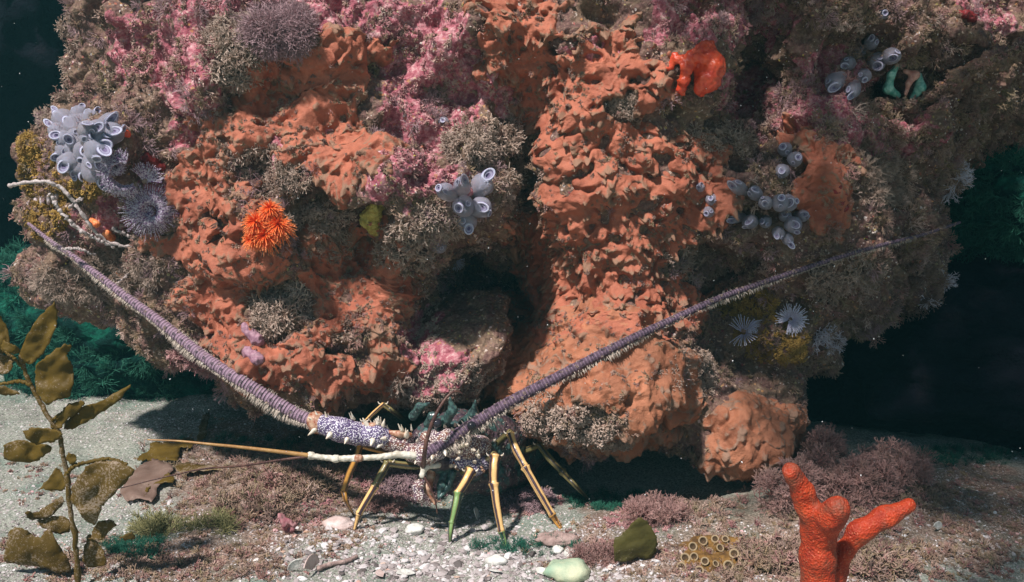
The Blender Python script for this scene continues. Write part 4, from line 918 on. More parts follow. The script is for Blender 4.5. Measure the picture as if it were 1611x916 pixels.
def antenna(pts, y0, tipoff, mat, hair_side, seed, label, hair=1.0):
    c, r = clear_path(pts, y0, tipoff); r = r * (.82 if mat is M_flagR else .86); c = spline(c, 500); r = np.interp(np.linspace(0, 1, 500), np.linspace(0, 1, len(r)), r)
    Ls = np.concatenate([[0], np.cumsum(np.linalg.norm(np.diff(c, axis=0), axis=1))]); r = r * (1 + 0.04 * np.sin(Ls * 2 * math.pi / 0.0148) + 0.008 * np.sin(Ls * 2 * math.pi / .0042) + 0.05 * rng.normal(size=500).cumsum() / 22)
    mb = MB(); tube(mb, c, r, 16); a_ = obj('antenna', mb.mesh('antenna', True, lo_), mat, lob)
    if label: a_['label'] = label
    rr = np.random.default_rng(seed); t, N_, B_ = frames(c); V_, T_ = [], []
    down = np.array([0, -0.25, -1.0])
    for k in range(int(3600 * hair)):
        i = int(rr.uniform(0, 0.93) ** 1.15 * 499)
        if rr.random() > .55 + .45 * math.sin(i * .11 + seed) * math.sin(i * .037) + .25: continue
        fr = 1 - i / 499.; d = down + rr.normal(0, .32, 3); d -= t[i] * (d @ t[i]); d /= np.linalg.norm(d)
        if rr.random() < 0.13: d = -d * [1, -1, 1]
        L_ = rr.uniform(.006, .0135) * (0.35 + 0.65 * fr) * (.75 + .35 * math.sin(i * .05 + seed)) * (1 if d[2] < 0 else 0.5); p = c[i] + d * r[i] * .92; e = t[i] * 0.0006; q = p + d * L_ + t[i] * rr.normal(-.001, .0015)
        k0 = len(V_); V_ += [p - e, p + e, q]; T_.append((k0, k0 + 1, k0 + 2))
    obj('hair_fringe', mkmesh('hair_fringe', np.array(V_) - lo_, None, T_, False), M_hair, a_); 
    nk = 46 if mat is M_flagR else 22; mb = MB(); v_, t_ = ICO1; P_ = []
    ks = rr.integers(40, 495, nk * 6); off = rr.normal(size=(len(ks), 3)); off[:, 1] -= .6; off /= np.linalg.norm(off, axis=1)[:, None]; P_ = c[ks] + off * r[ks][:, None] * .95
    m2 = scatter(PR_short, P_, off, rr.uniform(.25, .6, len(ks)), rr.random(len(ks)), rr); obj('growth', m2.mesh('growth', False, lo_), M_greyturf, a_); return a_, c
s_ = S0 * 0.93
aL, cL = antenna([(497,665,12*s_),(460,648,12.5*s_),(400,612,12.5*s_),(340,575,12*s_),(300,545,11.5*s_),(250,505,10*s_),(200,468,8.5*s_),(150,430,7*s_),(110,400,5.6*s_),(80,380,4.6*s_),(45,352,3.4*s_)], LY - .01, 0.02, M_flagL, 1, 4, 'antenna reaching to the upper left')
aR, cR = antenna([(668,716,12*s_),(700,697,12.5*s_),(740,670,12*s_),(800,634,11.5*s_),(870,597,10.5*s_),(940,560,9.5*s_),(1000,530,8.6*s_),(1060,502,7.8*s_),(1130,470,6.8*s_),(1180,452,6.2*s_),(1250,428,5.6*s_),(1320,405,5*s_),(1390,385,4.4*s_),(1450,370,4*s_),(1510,350,3.4*s_)], LY - .03, 0.03, M_flagR, -1, 5, 'dark antenna slanting up to the right', 0.6)
# antenna segments
def seg(name, caps, mat, spines=(), h=0.0016, k=0.005, nzv=0.0008, smat=None):
    o = bobj(name, caps, mat, lob, h=h, k=k, nz=lambda p: nzv * noise(p * 260, 7), origin=lo_)
    for (x, y, o_, dx, dy, dz, L_, r) in spines:
        p = L3(x, y, o_); d = np.array([dx, dy, dz], float); d /= np.linalg.norm(d); mb = MB(); c = spline([p - d * L_ * .3, p + d * L_ * .4, p + d * L_ + [0.0, 0, .0006]], 6); tube(mb, c, np.linspace(r, r * .12, 6), 9)
        obj('spine', mb.mesh('spine', True, lo_), smat or M_spine, o)
    return o
seg('antenna_segment', chain([L3(508,668,-.012), L3(535,676,-.012), L3(560,682,-.01)], [.0125,.0145,.0150]), M_ped,
    [(494,677,-.022,-.6,-.4,-.5,.010,.0036),(519,684,-.026,-.3,-.7,-.3,.009,.0042),(546,690,-.024,-.2,-.7,-.5,.009,.004),(500,655,-.014,-.4,-.3,1,.008,.003),(514,657,-.014,-.2,-.3,1,.008,.0028),(493,660,-.018,-.8,-.4,.4,.007,.003)])
seg('antenna_segment', chain([L3(572,684,-.01), L3(592,684,-.008), L3(602,688,-.006)], [.0135,.0145,.013]), M_ped,
    [(586,694,-.024,-.1,-.8,-.4,.009,.004),(577,668,-.012,-.5,-.3,1,.010,.004),(595,665,-.012,.1,-.3,1,.009,.0035),(603,668,-.012,.3,-.3,1,.008,.003)])
seg('antenna_segment', chain([L3(612,694,-.004), L3(634,697,.0)], [.0125,.015]), M_brn,
    [(598,700,-.018,-.6,-.6,-.4,.008,.0036),(640,684,-.014,.2,-.6,.7,.010,.004),(604,690,-.02,-.5,-.7,.1,.007,.003)])
seg('antenna_joint', chain([L3(497,662,-.010), L3(500,668,-.012)], [.0118,.0118]), M_rust)
rr = np.random.default_rng(91)
for (x0_, x1_, y0_) in ((498, 560, 656), (568, 606, 664), (606, 650, 676)):
    o_ = seg('crest', chain([L3(x0_ + 3, y0_ + 4, -.008), L3((x0_ + x1_) / 2, y0_ + 7, -.012), L3(x1_ - 4, y0_ + 8, -.006)], [.003, .004, .003]), M_rust,
        [(rr.uniform(x0_, x1_), y0_ + rr.uniform(-1, 5), rr.uniform(-.016, -.004), rr.uniform(-.5, .3), -.4, 1, rr.uniform(.004, .009), rr.uniform(.0014, .0026)) for _ in range(6)], k=.003)
for xj, yj in ((563,721),(527,722),(488,717)):
    seg('antennule_joint', [(L3(xj, yj, -.044), L3(xj + 3, yj, -.044), .0049, .0046)], M_rust if xj == 563 else M_pale, h=.001)
seg('antenna_joint', chain([L3(566,680,-.008), L3(568,686,-.008)], [.0115,.012]), M_rust)
seg('antenna_segment', chain([L3(648,712,-.01), L3(668,716,-.022), L3(690,708,-.018)], [.012,.0135,.012]), M_brn,
    [(655,724,-.03,-.2,-.8,-.5,.007,.003),(680,720,-.034,.1,-.8,-.4,.007,.003),(700,712,-.03,.2,-.8,-.4,.007,.003)])
seg('antenna_segment', chain([L3(712,702,.0), L3(735,705,.01), L3(755,702,.02)], [.015,.016,.015]), M_brn,
    [(722,712,-.02,.2,-.8,.1,.006,.003),(735,700,-.02,.2,-.8,.3,.006,.003),(745,708,-.01,.4,-.8,.1,.006,.003),(752,716,-.01,.5,-.7,-.3,.007,.003),(728,690,-.01,.2,-.6,.7,.007,.003)])
# head, carapace and abdomen running back into the cave
seg('carapace', chain([L3(680,690,.02), L3(720,690,.05), L3(770,700,.10), L3(815,706,.17)], [.024,.036,.043,.040]) + chain([L3(660,700,.01), L3(690,720,.01), L3(740,735,.03)], [.014,.018,.020]), M_car,
    [(x, y, o_, dx, -.7, .5, .007, .0026) for x, y, o_, dx in [(700,672,.0,-.1),(716,668,.01,0),(732,674,.02,.1),(748,682,.03,.2),(762,690,.04,.2),(778,694,.05,.2),(790,704,.06,.3),(742,664,.03,.1),(765,672,.05,.1),(710,700,-.01,0),(800,690,.08,.3)]], h=0.0028, k=0.012, nzv=0.002)
seg('sternum', chain([L3(676,738,.015), L3(720,752,.03), L3(775,748,.07), L3(820,738,.14)], [.013,.021,.024,.022]), M_car,
    [(x, y, o_, dx, -.7, -.1, .005, .002) for x, y, o_, dx in [(700,745,.0,-.1),(722,756,.01,0),(745,752,.02,.1),(768,756,.04,.2)]], h=0.0024, k=0.01, nzv=0.002)
rr = np.random.default_rng(55)
seg('rostrum', chain([L3(672,690,.0), L3(700,692,-.012), L3(728,694,.0)], [.010,.013,.012]), M_brn,
    [(rr.uniform(655, 765), rr.uniform(672, 735), rr.uniform(-.022, -.008), rr.uniform(-.4, .4), -.8, rr.uniform(-.2, .9), rr.uniform(.004, .009), rr.uniform(.0016, .003)) for _ in range(26)], k=0.006, smat=None)
seg('cheek_plate', chain([L3(716,726,-.004), L3(748,732,.01), L3(770,722,.02)], [.008,.012,.010]), M_ped,
    [(rr.uniform(712, 775), rr.uniform(718, 742), rr.uniform(-.012, .0), rr.uniform(-.2, .6), -.8, rr.uniform(-.6, .4), rr.uniform(.004, .007), rr.uniform(.0014, .0024)) for _ in range(9)], k=0.006, smat=M_rust)
seg('abdomen', chain([L3(830,708,.21), L3(850,712,.27), L3(862,722,.33), L3(850,735,.37)], [.036,.034,.030,.022]), M_car, h=0.003, k=0.01)
for pts, rs in [([(650,655,.02),(660,640,.01),(676,634,.0)], [.006,.0045,.0012]), ([(700,665,.01),(712,645,.0),(708,625,-.004)], [.007,.0055,.0014]), ([(728,668,.02),(745,650,.01),(748,630,.0)], [.007,.0055,.0014]), ([(672,668,.01),(680,655,0),(690,652,-.004)], [.005,.005,.002])]:
    seg('horn', chain([L3(*p) for p in pts], rs), M_tealshell, h=0.0012)
for x, y in ((688,668),(742,672)):
    o = seg('eye_stalk', chain([L3(x, y + 6, .0), L3(x, y, -.012)], [.004, .0045]), M_tealshell, h=0.001); v, t = ICO3
    obj('eye', mkmesh('eye', v * .0058 + L3(x, y - 2, -.016) - lo_, None, t), M_eye, o)
for pts, rs, mt in [([(668,745,0),(658,765,-.02),(660,782,-.024),(676,794,-.02)], [.006,.0065,.006,.0028], M_brn), ([(700,745,0),(694,765,-.012),(690,785,-.02)], [.006,.0045,.002], M_tealshell), ([(712,744,0),(706,766,-.01),(692,782,-.02)], [.005,.004,.002], M_tealshell), ([(680,740,0),(672,768,-.012),(684,792,-.018)], [.006,.0055,.002], M_rust)]:
    seg('mouthpart', chain([L3(*p) for p in pts], rs), mt, h=0.0012)
# antennules: pale jointed stalk with two whips, and a dark pair
def whip(name, pts, r0, r1, mat, parent=None, n=40, off=None):
    c = spline([L3(*p) for p in pts], n); mb = MB(); tube(mb, c, np.linspace(r0, r1, n), 8); return obj(name, mb.mesh(name, True, lo_), mat, parent or lob)
M_br = simple('golden_whip', (0.3, 0.15, 0.05), (0.46, 0.28, 0.1), 60, rough=0.4); M_dk = simple('dark_whip', (0.05, 0.02, 0.02), (0.14, 0.07, 0.05), 120, rough=0.4)
st = seg('antennule', chain([L3(652,717,-.03), L3(625,715,-.035), L3(600,719,-.038), L3(563,721,-.042)], [.0048,.0042,.0036,.0036]) + chain([L3(563,721,-.042), L3(527,722,-.044)], [.0042,.0034]) + chain([L3(526,722,-.044), L3(487,717,-.046)], [.0040,.0030]), M_pale, h=0.0009, k=0.0012)
whip('whip', [(487,717,-.046),(440,711,-.05),(380,704,-.055),(330,699,-.06),(280,694,-.06),(232,692,-.06)], .0030, .0008, M_br, st)
whip('whip', [(487,718,-.046),(440,724,-.055),(380,733,-.07),(320,738,-.085),(262,750,-.10),(190,768,-.115)], .0018, .0006, M_dk, st)
st = seg('antennule', chain([L3(690,732,-.02), L3(668,735,-.03), L3(664,748,-.034)], [.0035,.0036,.0035]), M_pale, h=0.0009)
whip('whip', [(666,735,-.032),(668,712,-.05),(672,690,-.05),(682,660,-.045),(695,636,-.04),(708,620,-.035),(720,616,-.03),(728,620,-.028)], .0032, .0009, M_dk, st)
whip('whip', [(665,748,-.034),(676,765,-.038),(684,785,-.04),(688,808,-.04)], .0018, .0008, M_dk, st)
# legs
def mk_leg(name, a_, c_):
    m, nt, b = nmat(name, 0.35, coat=0.2); an = attr(nt, 'ang'); w = math_(nt, 'SINE', math_(nt, 'ADD', math_(nt, 'MULTIPLY', an, 3.0), math_(nt, 'MULTIPLY', tnoise(nt, tco(nt), 70, 2), 1.2)))
    setc(nt, b, ramp(nt, math_(nt, 'MULTIPLY', math_(nt, 'ADD', w, 1.0), 0.5), [(0.15, c_), (0.38, (0.16, 0.07, 0.02)), (0.5, a_), (1.0, tuple(min(1, x * 1.35) for x in a_))])); bump(nt, b, tnoise(nt, tco(nt), 300, 3), 0.0005); return m
M_legY = mk_leg('golden_leg', (0.62, 0.40, 0.16), (0.05, 0.03, 0.04)); M_legG = mk_leg('green_leg', (0.16, 0.26, 0.09), (0.02, 0.05, 0.04)); M_legO = mk_leg('olive_leg', (0.17, 0.15, 0.06), (0.03, 0.03, 0.02)); M_legB = mk_leg('amber_leg', (0.4, 0.2, 0.04), (0.1, 0.05, 0.02))
def leg(segs, label=None, foot=None):
    """segs: list of (points, radii, material); the first is the leg, the others its jointed pieces"""
    first = None
    for k, (pts, rs, mt) in enumerate(segs):
        P_ = [L3(*p) for p in pts]
        if k == len(segs) - 1:                      # rest the tip on the sand
            g = gz1(P_[-1][0], P_[-1][1]); 
            r = hit(pts[-1][0], pts[-1][1], 'ground')
            if r: P_[-1] = r[0] + [0, 0, .001]
        n = 24; c = spline(P_, n); r = np.interp(np.linspace(0, 1, n), np.linspace(0, 1, len(rs)), rs); t = np.linspace(0, 1, n)
        r = r * (1 + .35 * np.exp(-(t / .06) ** 2) + .25 * np.exp(-((1 - t) / .05) ** 2) * (k < len(segs) - 1)); mb = MB(); tube(mb, c, r, 12)
        o = obj('leg' if k == 0 else ('foot' if k == len(segs) - 1 else 'leg_segment'), mb.mesh('leg', True, lo_), mt, lob if k == 0 else first)
        if k == 0: first = o; 
        if k == 1 or len(segs) == 2:
            for sx_ in (-1, 1):                     # little ivory spines round the knee
                p = P_[0] + [sx_ * r[0] * .9, -.001, .001]; mb = MB(); tube(mb, spline([p, p + [sx_ * .002, -.001, .0015], p + [sx_ * .003, -.001, .004]], 5), np.linspace(.0014, .0003, 5), 6); obj('knee_spine', mb.mesh('knee_spine', True, lo_), M_spine, first)
    if label: first['label'] = label
R_ = 0.0047
leg([([(620,712,.02),(590,706,.01),(566,700,.0)], [R_,R_*.9], M_legB), ([(566,702,.0),(560,722,-.01),(549,746,-.014),(541,771,-.016)], [R_*.8,R_*.9,R_*.8], M_legB), ([(541,772,-.016),(545,790,-.02),(556,810,-.02)], [R_*.8,R_*.55,R_*.35], M_legB)], 'thin amber leg, leftmost')
leg([([(690,730,.0),(650,733,-.006),(611,729,-.012)], [R_,R_,R_*.9], M_legO), ([(610,728,-.012),(600,746,-.02),(590,764,-.024)], [R_*1.0,R_*1.05,R_*.95], M_legO), ([(590,765,-.024),(577,787,-.03),(565,808,-.034)], [R_*.95,R_*.85], M_legY), ([(565,808,-.034),(561,822,-.034),(558,834,-.034)], [R_*.8,R_*.4], M_legY)])
leg([([(720,742,.02),(732,742,.0),(738,741,-.02)], [R_,R_*1.1], M_legO), ([(740,742,-.02),(735,752,-.028),(728,764,-.032),(721,775,-.034)], [R_*1.25,R_*1.25,R_*1.1], M_legY), ([(721,776,-.034),(716,800,-.044),(711,822,-.05)], [R_*1.2,R_*1.1,R_*.8], M_legG), ([(711,822,-.05),(709,838,-.055),(708,853,-.058)], [R_*.85,R_*.45], M_legG)], 'green shinned leg, third from the left')
leg([([(745,730,.03),(768,722,.01),(778,718,-.01)], [R_,R_*1.1], M_legO), ([(779,718,-.01),(777,738,-.02),(777,760,-.026)], [R_*1.35,R_*1.3,R_*1.15], M_legY), ([(777,761,-.026),(782,798,-.04),(789,836,-.052)], [R_*1.15,R_*1.05,R_*.85], M_legY), ([(789,837,-.052),(793,850,-.056),(796,863,-.058)], [R_*.8,R_*.4], M_legG)], 'tall golden leg in the middle')
leg([([(780,700,.06),(795,686,.04),(803,682,.03)], [R_,R_], M_legO), ([(803,683,.03),(812,708,.015),(826,734,.0)], [R_*.95,R_*1.1,R_*.9], M_legY), ([(826,735,.0),(847,772,-.015),(869,810,-.028)], [R_*1.0,R_*1.0,R_*.85], M_legY), ([(869,810,-.028),(876,822,-.03),(882,832,-.032)], [R_*.9,R_*.5], M_legB)], 'golden leg slanting to the right')
leg([([(800,712,.12),(830,708,.10),(848,700,.09)], [R_,R_*.9], M_legO), ([(848,700,.09),(865,722,.08),(884,742,.07)], [R_*.9,R_*1.0,R_*.8], M_legO), ([(884,742,.07),(906,765,.05),(926,787,.03)], [R_*.9,R_*.7,R_*.35], M_legO)], 'dim olive leg at the back right')
leg([([(620,672,.06),(600,650,.04)], [R_*.6,R_*.6], M_legO), ([(574,664,.0),(588,650,.02),(603,637,.04)], [R_*.45,R_*.6,R_*.6], M_legY)][::-1][:1] + [([(603,637,.04),(622,650,.05),(640,665,.06)], [R_*.6,R_*.7,R_*.8], M_legO)])

# ------------------------------------------------------------------ red finger sponge in the right foreground
M_fing = nmat('red_finger_sponge', 0.6, sss=0.1); m, nt, b = M_fing; co = tco(nt)
c = ramp(nt, tnoise(nt, co, 60, 5), [(0.3, (0.26, 0.02, 0.005)), (0.6, (0.5, 0.05, 0.01)), (0.8, (0.6, 0.11, 0.035))])
c = mixc(nt, math_(nt, 'MULTIPLY', math_(nt, 'LESS_THAN', tvor(nt, co, 380), 0.2), 0.5), c, (0.7, 0.27, 0.13)); c = mixc(nt, math_(nt, 'MULTIPLY', math_(nt, 'SUBTRACT', tnoise(nt, co, 35, 5, .7), .5), 5.0, True), c, (0.2, 0.06, 0.03)); setc(nt, b, c); bump(nt, b, math_(nt, 'ADD', tvor(nt, co, 480), tnoise(nt, co, 500, 4)), 0.0009)
FY = -0.42
def FP(x, y, o_=0.0): return at(x, y, FY + o_)
k_ = 0.47e-3
gb = hit(1290, 1010, 'ground'); 
base = at(1288, 1000, FY)
caps = chain([base, FP(1288,930), FP(1287,880), FP(1285,838)], [33*k_,32*k_,31*k_,27*k_]) + chain([FP(1285,838), FP(1272,800,-.004), FP(1262,775,-.006), FP(1245,742,-.012)], [28*k_,22*k_,19*k_,16*k_]) + \
       chain([FP(1295,845), FP(1308,815,-.02), FP(1317,800,-.026)], [26*k_,24*k_,22*k_])
caps += chain([FP(1300,950,.01), FP(1318,900,.01), FP(1330,866,.012), FP(1352,838,.012), FP(1390,815,.012), FP(1430,795,.014)], [20*k_,15*k_,17*k_,20*k_,18*k_,15*k_])
o = bobj('finger_sponge', caps, m, h=0.0016, k=0.006, nz=lambda p: 0.0007 * fbm(p * 210, 2, 4) + 0.0022 * noise(p * 50, 9))
tag(o, 'bright red branching finger sponge standing in the right foreground', 'sponge')

# ------------------------------------------------------------------ brown kelp in the left foreground
from mathutils.geometry import delaunay_2d_cdt
def mk_leaf(name, c0, c1, spk_=0.5):
    m, nt, b = nmat(name, 0.55, spec=0.25); co = tco(nt)
    c = ramp(nt, tnoise(nt, co, 30, 4), [(0.3, c0), (0.7, c1)])
    f_ = math_(nt, 'MULTIPLY', math_(nt, 'SUBTRACT', math_(nt, 'ADD', math_(nt, 'MULTIPLY', tnoise(nt, co, 26, 3), 0.7), tnoise(nt, co, 420, 3, 0.8)), 1.14 - 0.2 * spk_), 9.0, True)
    c = mixc(nt, math_(nt, 'MULTIPLY', f_, 0.8), c, (0.5, 0.4, 0.3)); setc(nt, b, c); bump(nt, b, tnoise(nt, co, 150, 4), 0.0012)
    tr = nt.nodes.new('ShaderNodeBsdfTranslucent'); nt.links.new(c, tr.inputs[0]); mx = nt.nodes.new('ShaderNodeMixShader'); mx.inputs[0].default_value = 0.4
    out = nt.nodes['Material Output']; nt.links.new(b.outputs[0], mx.inputs[1]); nt.links.new(tr.outputs[0], mx.inputs[2]); nt.links.new(mx.outputs[0], out.inputs[0]); return m
M_kelp = mk_leaf('kelp_blade', (0.12, 0.075, 0.01), (0.22, 0.145, 0.025), 0.75); M_kelp2 = mk_leaf('kelp_blade_silted', (0.12, 0.075, 0.012), (0.2, 0.13, 0.03), 1.35)
M_olive = mk_leaf('olive_blade', (0.1, 0.09, 0.02), (0.17, 0.15, 0.05), 0.5); M_pinkleaf = mk_leaf('pink_blade', (0.26, 0.17, 0.13), (0.38, 0.27, 0.22), 0.9)
def leaf_mesh(name, poly, Y, wav, seed, tilt=0.0, origin=(0, 0, 0), onground=False):
    P_ = spline([(x, y) for x, y in poly] + [poly[0]], len(poly) * 6)[:-1]; rr = np.random.default_rng(seed); P_ = P_ + rr.normal(0, 0.8, P_.shape) + 2.0 * np.stack([noise(np.column_stack([P_ / 9, np.full(len(P_), seed)]), 1), noise(np.column_stack([P_ / 9, np.full(len(P_), seed)]), 2)], 1)
    x0, y0 = P_.min(0); x1, y1 = P_.max(0); st = max(3.0, (x1 - x0) / 16)
    pts = [Vector(p) for p in P_]; nb = len(pts); g = [(a_, b2) for a_ in np.arange(x0, x1, st) for b2 in np.arange(y0, y1, st)]
    if g:
        g = np.array(g); sd = polysd(g[:, 0], g[:, 1], P_); g = g[sd > st * 0.5]; pts += [Vector(p) for p in g]
    r = delaunay_2d_cdt(pts, [(i, (i + 1) % nb) for i in range(nb)], [list(range(nb))], 1, 1e-5); v2 = np.array([p[:] for p in r[0]]); tr = [f_ for f_ in r[2]]
    q = np.stack([v2[:, 0] / 34, v2[:, 1] / 34, np.full(len(v2), seed * 1.7)], 1); dy = wav * (noise(q, seed) + .4 * noise(q * 2.3, seed + 1)) + tilt * ((v2[:, 1] - y1) / 60.0) * .02
    v3 = []
    for k in range(len(v2)):
        if onground:
            hh = hit(v2[k, 0], v2[k, 1], 'ground'); p = hh[0] if hh else at(v2[k, 0], v2[k, 1], Y); p = p + [0, 0, .006 + abs(dy[k]) * .6]; v3.append(p)
        else: v3.append(at(v2[k, 0], v2[k, 1], Y + dy[k]))
    return mkmesh(name, np.array(v3) - np.asarray(origin), None, np.array(tr))
def leaf(name, poly, Y, mat, parent, seed, wav=.008, onground=False, tilt=0.0):
    org = parent.location if parent else None
    me = leaf_mesh(name, poly, Y, wav, seed, tilt, org if parent else (0, 0, 0), onground); o = obj(name, me, mat, parent)
    if parent is None:
        n = len(me.vertices); co = np.empty(n * 3, np.float32); me.vertices.foreach_get('co', co); co = co.reshape(-1, 3); c = co.mean(0); me.vertices.foreach_set('co', (co - c).ravel()); o.location = c
    md = o.modifiers.new('thick', 'SOLIDIFY'); md.thickness = 0.0008; return o
KY = -0.27
kelp = thing('brown_kelp', 'brown leafy kelp with silt speckled blades standing on the sand at the lower left', 'kelp', at(122, 925, KY))
def kst(pts, r, seed, name='stem'):
    c = spline([at(x, y, KY + o_) for x, y, o_ in pts], 60); mb = MB(); rr = np.random.default_rng(seed); tube(mb, c + rr.normal(0, .0004, c.shape), r * np.linspace(1.1, .75, 60) * (1 + .12 * rr.normal(size=60)), 8)
    obj(name, mb.mesh(name, True, kelp.location), M_kelp2 if name == 'stem' else M_kelp, kelp)
kst([(124,940,0),(121,880,0),(117,840,0),(109,790,0),(106,750,0),(98,712,0),(92,680,0),(75,655,0),(62,630,.002),(48,605,.004),(38,580,.005),(32,560,.006)], .0028, 1)
kst([(104,748,0),(115,735,0),(140,727,0),(170,722,0),(200,730,0)], .0022, 2, 'branch'); kst([(48,605,.004),(30,600,.006),(10,603,.01),(-12,606,.01)], .002, 3, 'branch')
kst([(38,580,.005),(20,562,.005),(5,552,.005),(-10,548,.0)], .0016, 4, 'branch'); kst([(92,680,0),(82,668,0),(90,655,0),(110,645,0)], .002, 5, 'branch')
for k, (poly, dy, mt) in enumerate([
    ([(86,475),(91,500),(83,530),(66,558),(52,572),(36,572),(32,560),(42,530),(62,498)], .004, M_kelp), ([(100,540),(112,546),(106,560),(115,580),(112,620),(92,628),(74,636),(58,614),(56,578),(70,564)], -.006, M_kelp),
    ([(-10,488),(4,500),(15,528),(12,552),(0,556),(-14,550)], .01, M_kelp), ([(6,536),(20,542),(31,552),(20,556),(8,552),(2,545)], -.004, M_kelp), ([(0,556),(20,562),(18,582),(4,588),(-10,578)], .008, M_kelp2), ([(-12,604),(10,608),(32,620),(12,622),(-10,618)], .0, M_kelp2),
    ([(206,604),(190,628),(166,645),(140,662),(112,675),(100,672),(112,656),(128,640),(165,628)], .004, M_kelp), ([(84,672),(92,655),(104,640),(120,632),(134,635),(120,650),(104,662),(94,674)], -.004, M_kelp),
    ([(36,680),(50,673),(75,674),(97,679),(94,690),(75,697),(50,696)], -.008, M_kelp), ([(5,700),(30,692),(55,697),(82,704),(68,718),(50,727),(10,722)], .006, M_kelp), ([(60,770),(78,752),(88,737),(100,750),(102,770),(84,772)], .004, M_kelp),
    ([(104,722),(108,714),(118,716),(121,724),(112,731)], 0, M_kelp), ([(113,770),(128,742),(150,728),(180,725),(210,738),(196,762),(176,780),(160,800),(150,824),(132,816),(122,800),(112,788)], -.004, M_kelp2),
    ([(40,806),(62,804),(78,794),(95,782),(100,792),(80,812),(58,818),(42,815)], .03, M_kelp2), ([(5,882),(12,850),(20,832),(42,834),(62,845),(78,832),(88,850),(104,876),(112,898),(90,900),(60,890),(30,888)], .02, M_kelp2),
    ([(58,820),(85,812),(108,816),(110,836),(90,838),(70,832)], .03, M_kelp2), ([(140,850),(150,826),(168,818),(182,824),(170,838),(160,850)], .01, M_kelp2), ([(140,840),(150,850),(165,870),(166,888),(140,892),(130,880),(134,860)], .012, M_kelp2), ([(188,845),(205,838),(212,846),(198,850)], .01, M_kelp2)]):
    leaf('blade', poly, KY + dy, mt, kelp, 10 + k)
k2 = thing('kelp_sprig', 'short brown kelp sprig lying on the sand under the long thin antenna whips', 'kelp', hits(260, 745, 'ground')[0])
for k, (poly, mt) in enumerate([([(216,734),(222,724),(234,716),(240,704),(262,702),(280,703),(290,697),(304,698),(302,710),(284,712),(282,728),(264,734),(246,730),(234,732)], M_kelp), ([(226,790),(234,770),(252,762),(264,754),(274,757),(272,768),(256,770),(240,772),(232,785)], M_kelp),
                            ([(276,742),(290,735),(312,738),(340,742),(352,748),(320,750),(290,752),(280,750)], M_kelp2), ([(310,700),(314,680),(320,662),(330,655),(328,672),(324,696)], M_kelp2)]):
    leaf('blade', poly, -.12, mt, k2, 40 + k, .008, True)
tag(leaf('olive_leaf', [(966,882),(966,850),(976,842),(986,832),(1005,815),(1018,822),(1032,842),(1033,862),(1022,878),(1000,876),(985,884)], hits(1000, 886, 'ground')[0][1] - .004, M_olive, None, 71, .006), 'single broad olive leaf standing on the gravel in the bottom centre right', 'seaweed')
tag(leaf('pink_leaf', [(190,778),(215,745),(240,730),(262,734),(274,744),(262,760),(250,775),(240,795),(215,792),(200,796)], 0, M_pinkleaf, None, 72, .004, True), 'thin translucent pink leaf flat on the sand right of the kelp', 'seaweed')

# ------------------------------------------------------------------ sea floor cover
def scat_ground(name, protos, n, regions, s0, s1, mat, seed, nz=0.3, lift=0.0, size=None, dens=None):
    rr = np.random.default_rng(seed); P, Nn, S_ = [], [], []
    tot = sum(r[4] for r in regions)
    for (x, y, rx, ry, w) in regions:
        m_ = int(n * w / tot); a_ = rr.uniform(0, 6.283, m_); q = np.sqrt(rr.random(m_)) * (1 + .15 * rr.normal(size=m_)); X_ = x + rx * q * np.cos(a_); Y_ = y + ry * q * np.sin(a_)
        d = np.stack([(X_ - W / 2) / F, cp - (Y_ - H / 2) / F * sp, -sp - (Y_ - H / 2) / F * cp], 1); ok = d[:, 2] < -0.05; d = d[ok]
        p = CAM + d * (-(CAM[2] - 0.01) / d[:, 2:3]); 
        for _ in range(4): z = ground_z(p[:, 0], p[:, 1]); p = CAM + d * ((z - CAM[2]) / d[:, 2])[:, None]
        P.append(p)
    P = np.concatenate(P); P = P[(P[:, 1] < 1.2)]; P[:, 2] = ground_z(P[:, 0], P[:, 1]) + lift; m_ = len(P)
    if dens is not None: kp = dens(P) > rr.random(m_); P = P[kp]; m_ = len(P)
    Nn = np.tile([0, 0, 1.0], (m_, 1)) + rr.normal(0, nz, (m_, 3)); S_ = size(rr, m_) if size else rr.uniform(s0, s1, m_)
    tint = np.clip(rr.normal(.5, .22, m_) + 0.35 * noise(P * 12, 5), 0, 1); mb = scatter(protos, P, Nn, S_, tint, rr); return tag(obj(name, mb.mesh(name, False), mat), None, None, kind='stuff')
PEB = []
for k in range(6):
    v, t = ICO1; PEB.append((v * (1 + 0.25 * r1.normal(size=len(v)))[:, None] * [1, r1.uniform(.6, .9), r1.uniform(.3, .6)], t, np.zeros(len(v))))
PEB2 = []
for k in range(6):
    v, t = ICO3; q = v * (1 + 0.35 * noise(v * 1.3 + k * 7, k) + .12 * noise(v * 3.1, k + 3))[:, None] * [1, r1.uniform(.6, .9), r1.uniform(.25, .5)]; PEB2.append((q, t, np.zeros(len(v))))
small = lambda rr, m_: np.clip(rr.lognormal(math.log(.00095), .45, m_), .0004, .0028)
mid = lambda rr, m_: np.clip(rr.lognormal(math.log(.003), .4, m_), .0015, .0075)
scat_ground('gravel', PEB, 42000, [(690,850,330,60,6),(400,900,400,50,2),(860,900,260,50,3),(120,760,260,160,4),(1100,880,400,60,3),(1500,820,180,110,2.5),(350,660,170,40,3),(120,650,220,50,4),(100,850,200,120,5)], 0, 0, M_gravel, 31, size=small)
scat_ground('coarse_gravel', PEB2, 1300, [(680,865,230,46,6),(800,895,200,30,3),(560,900,160,30,2),(1450,860,200,60,.6),(150,840,180,70,.4)], 0, 0, M_gravel, 32, size=mid)
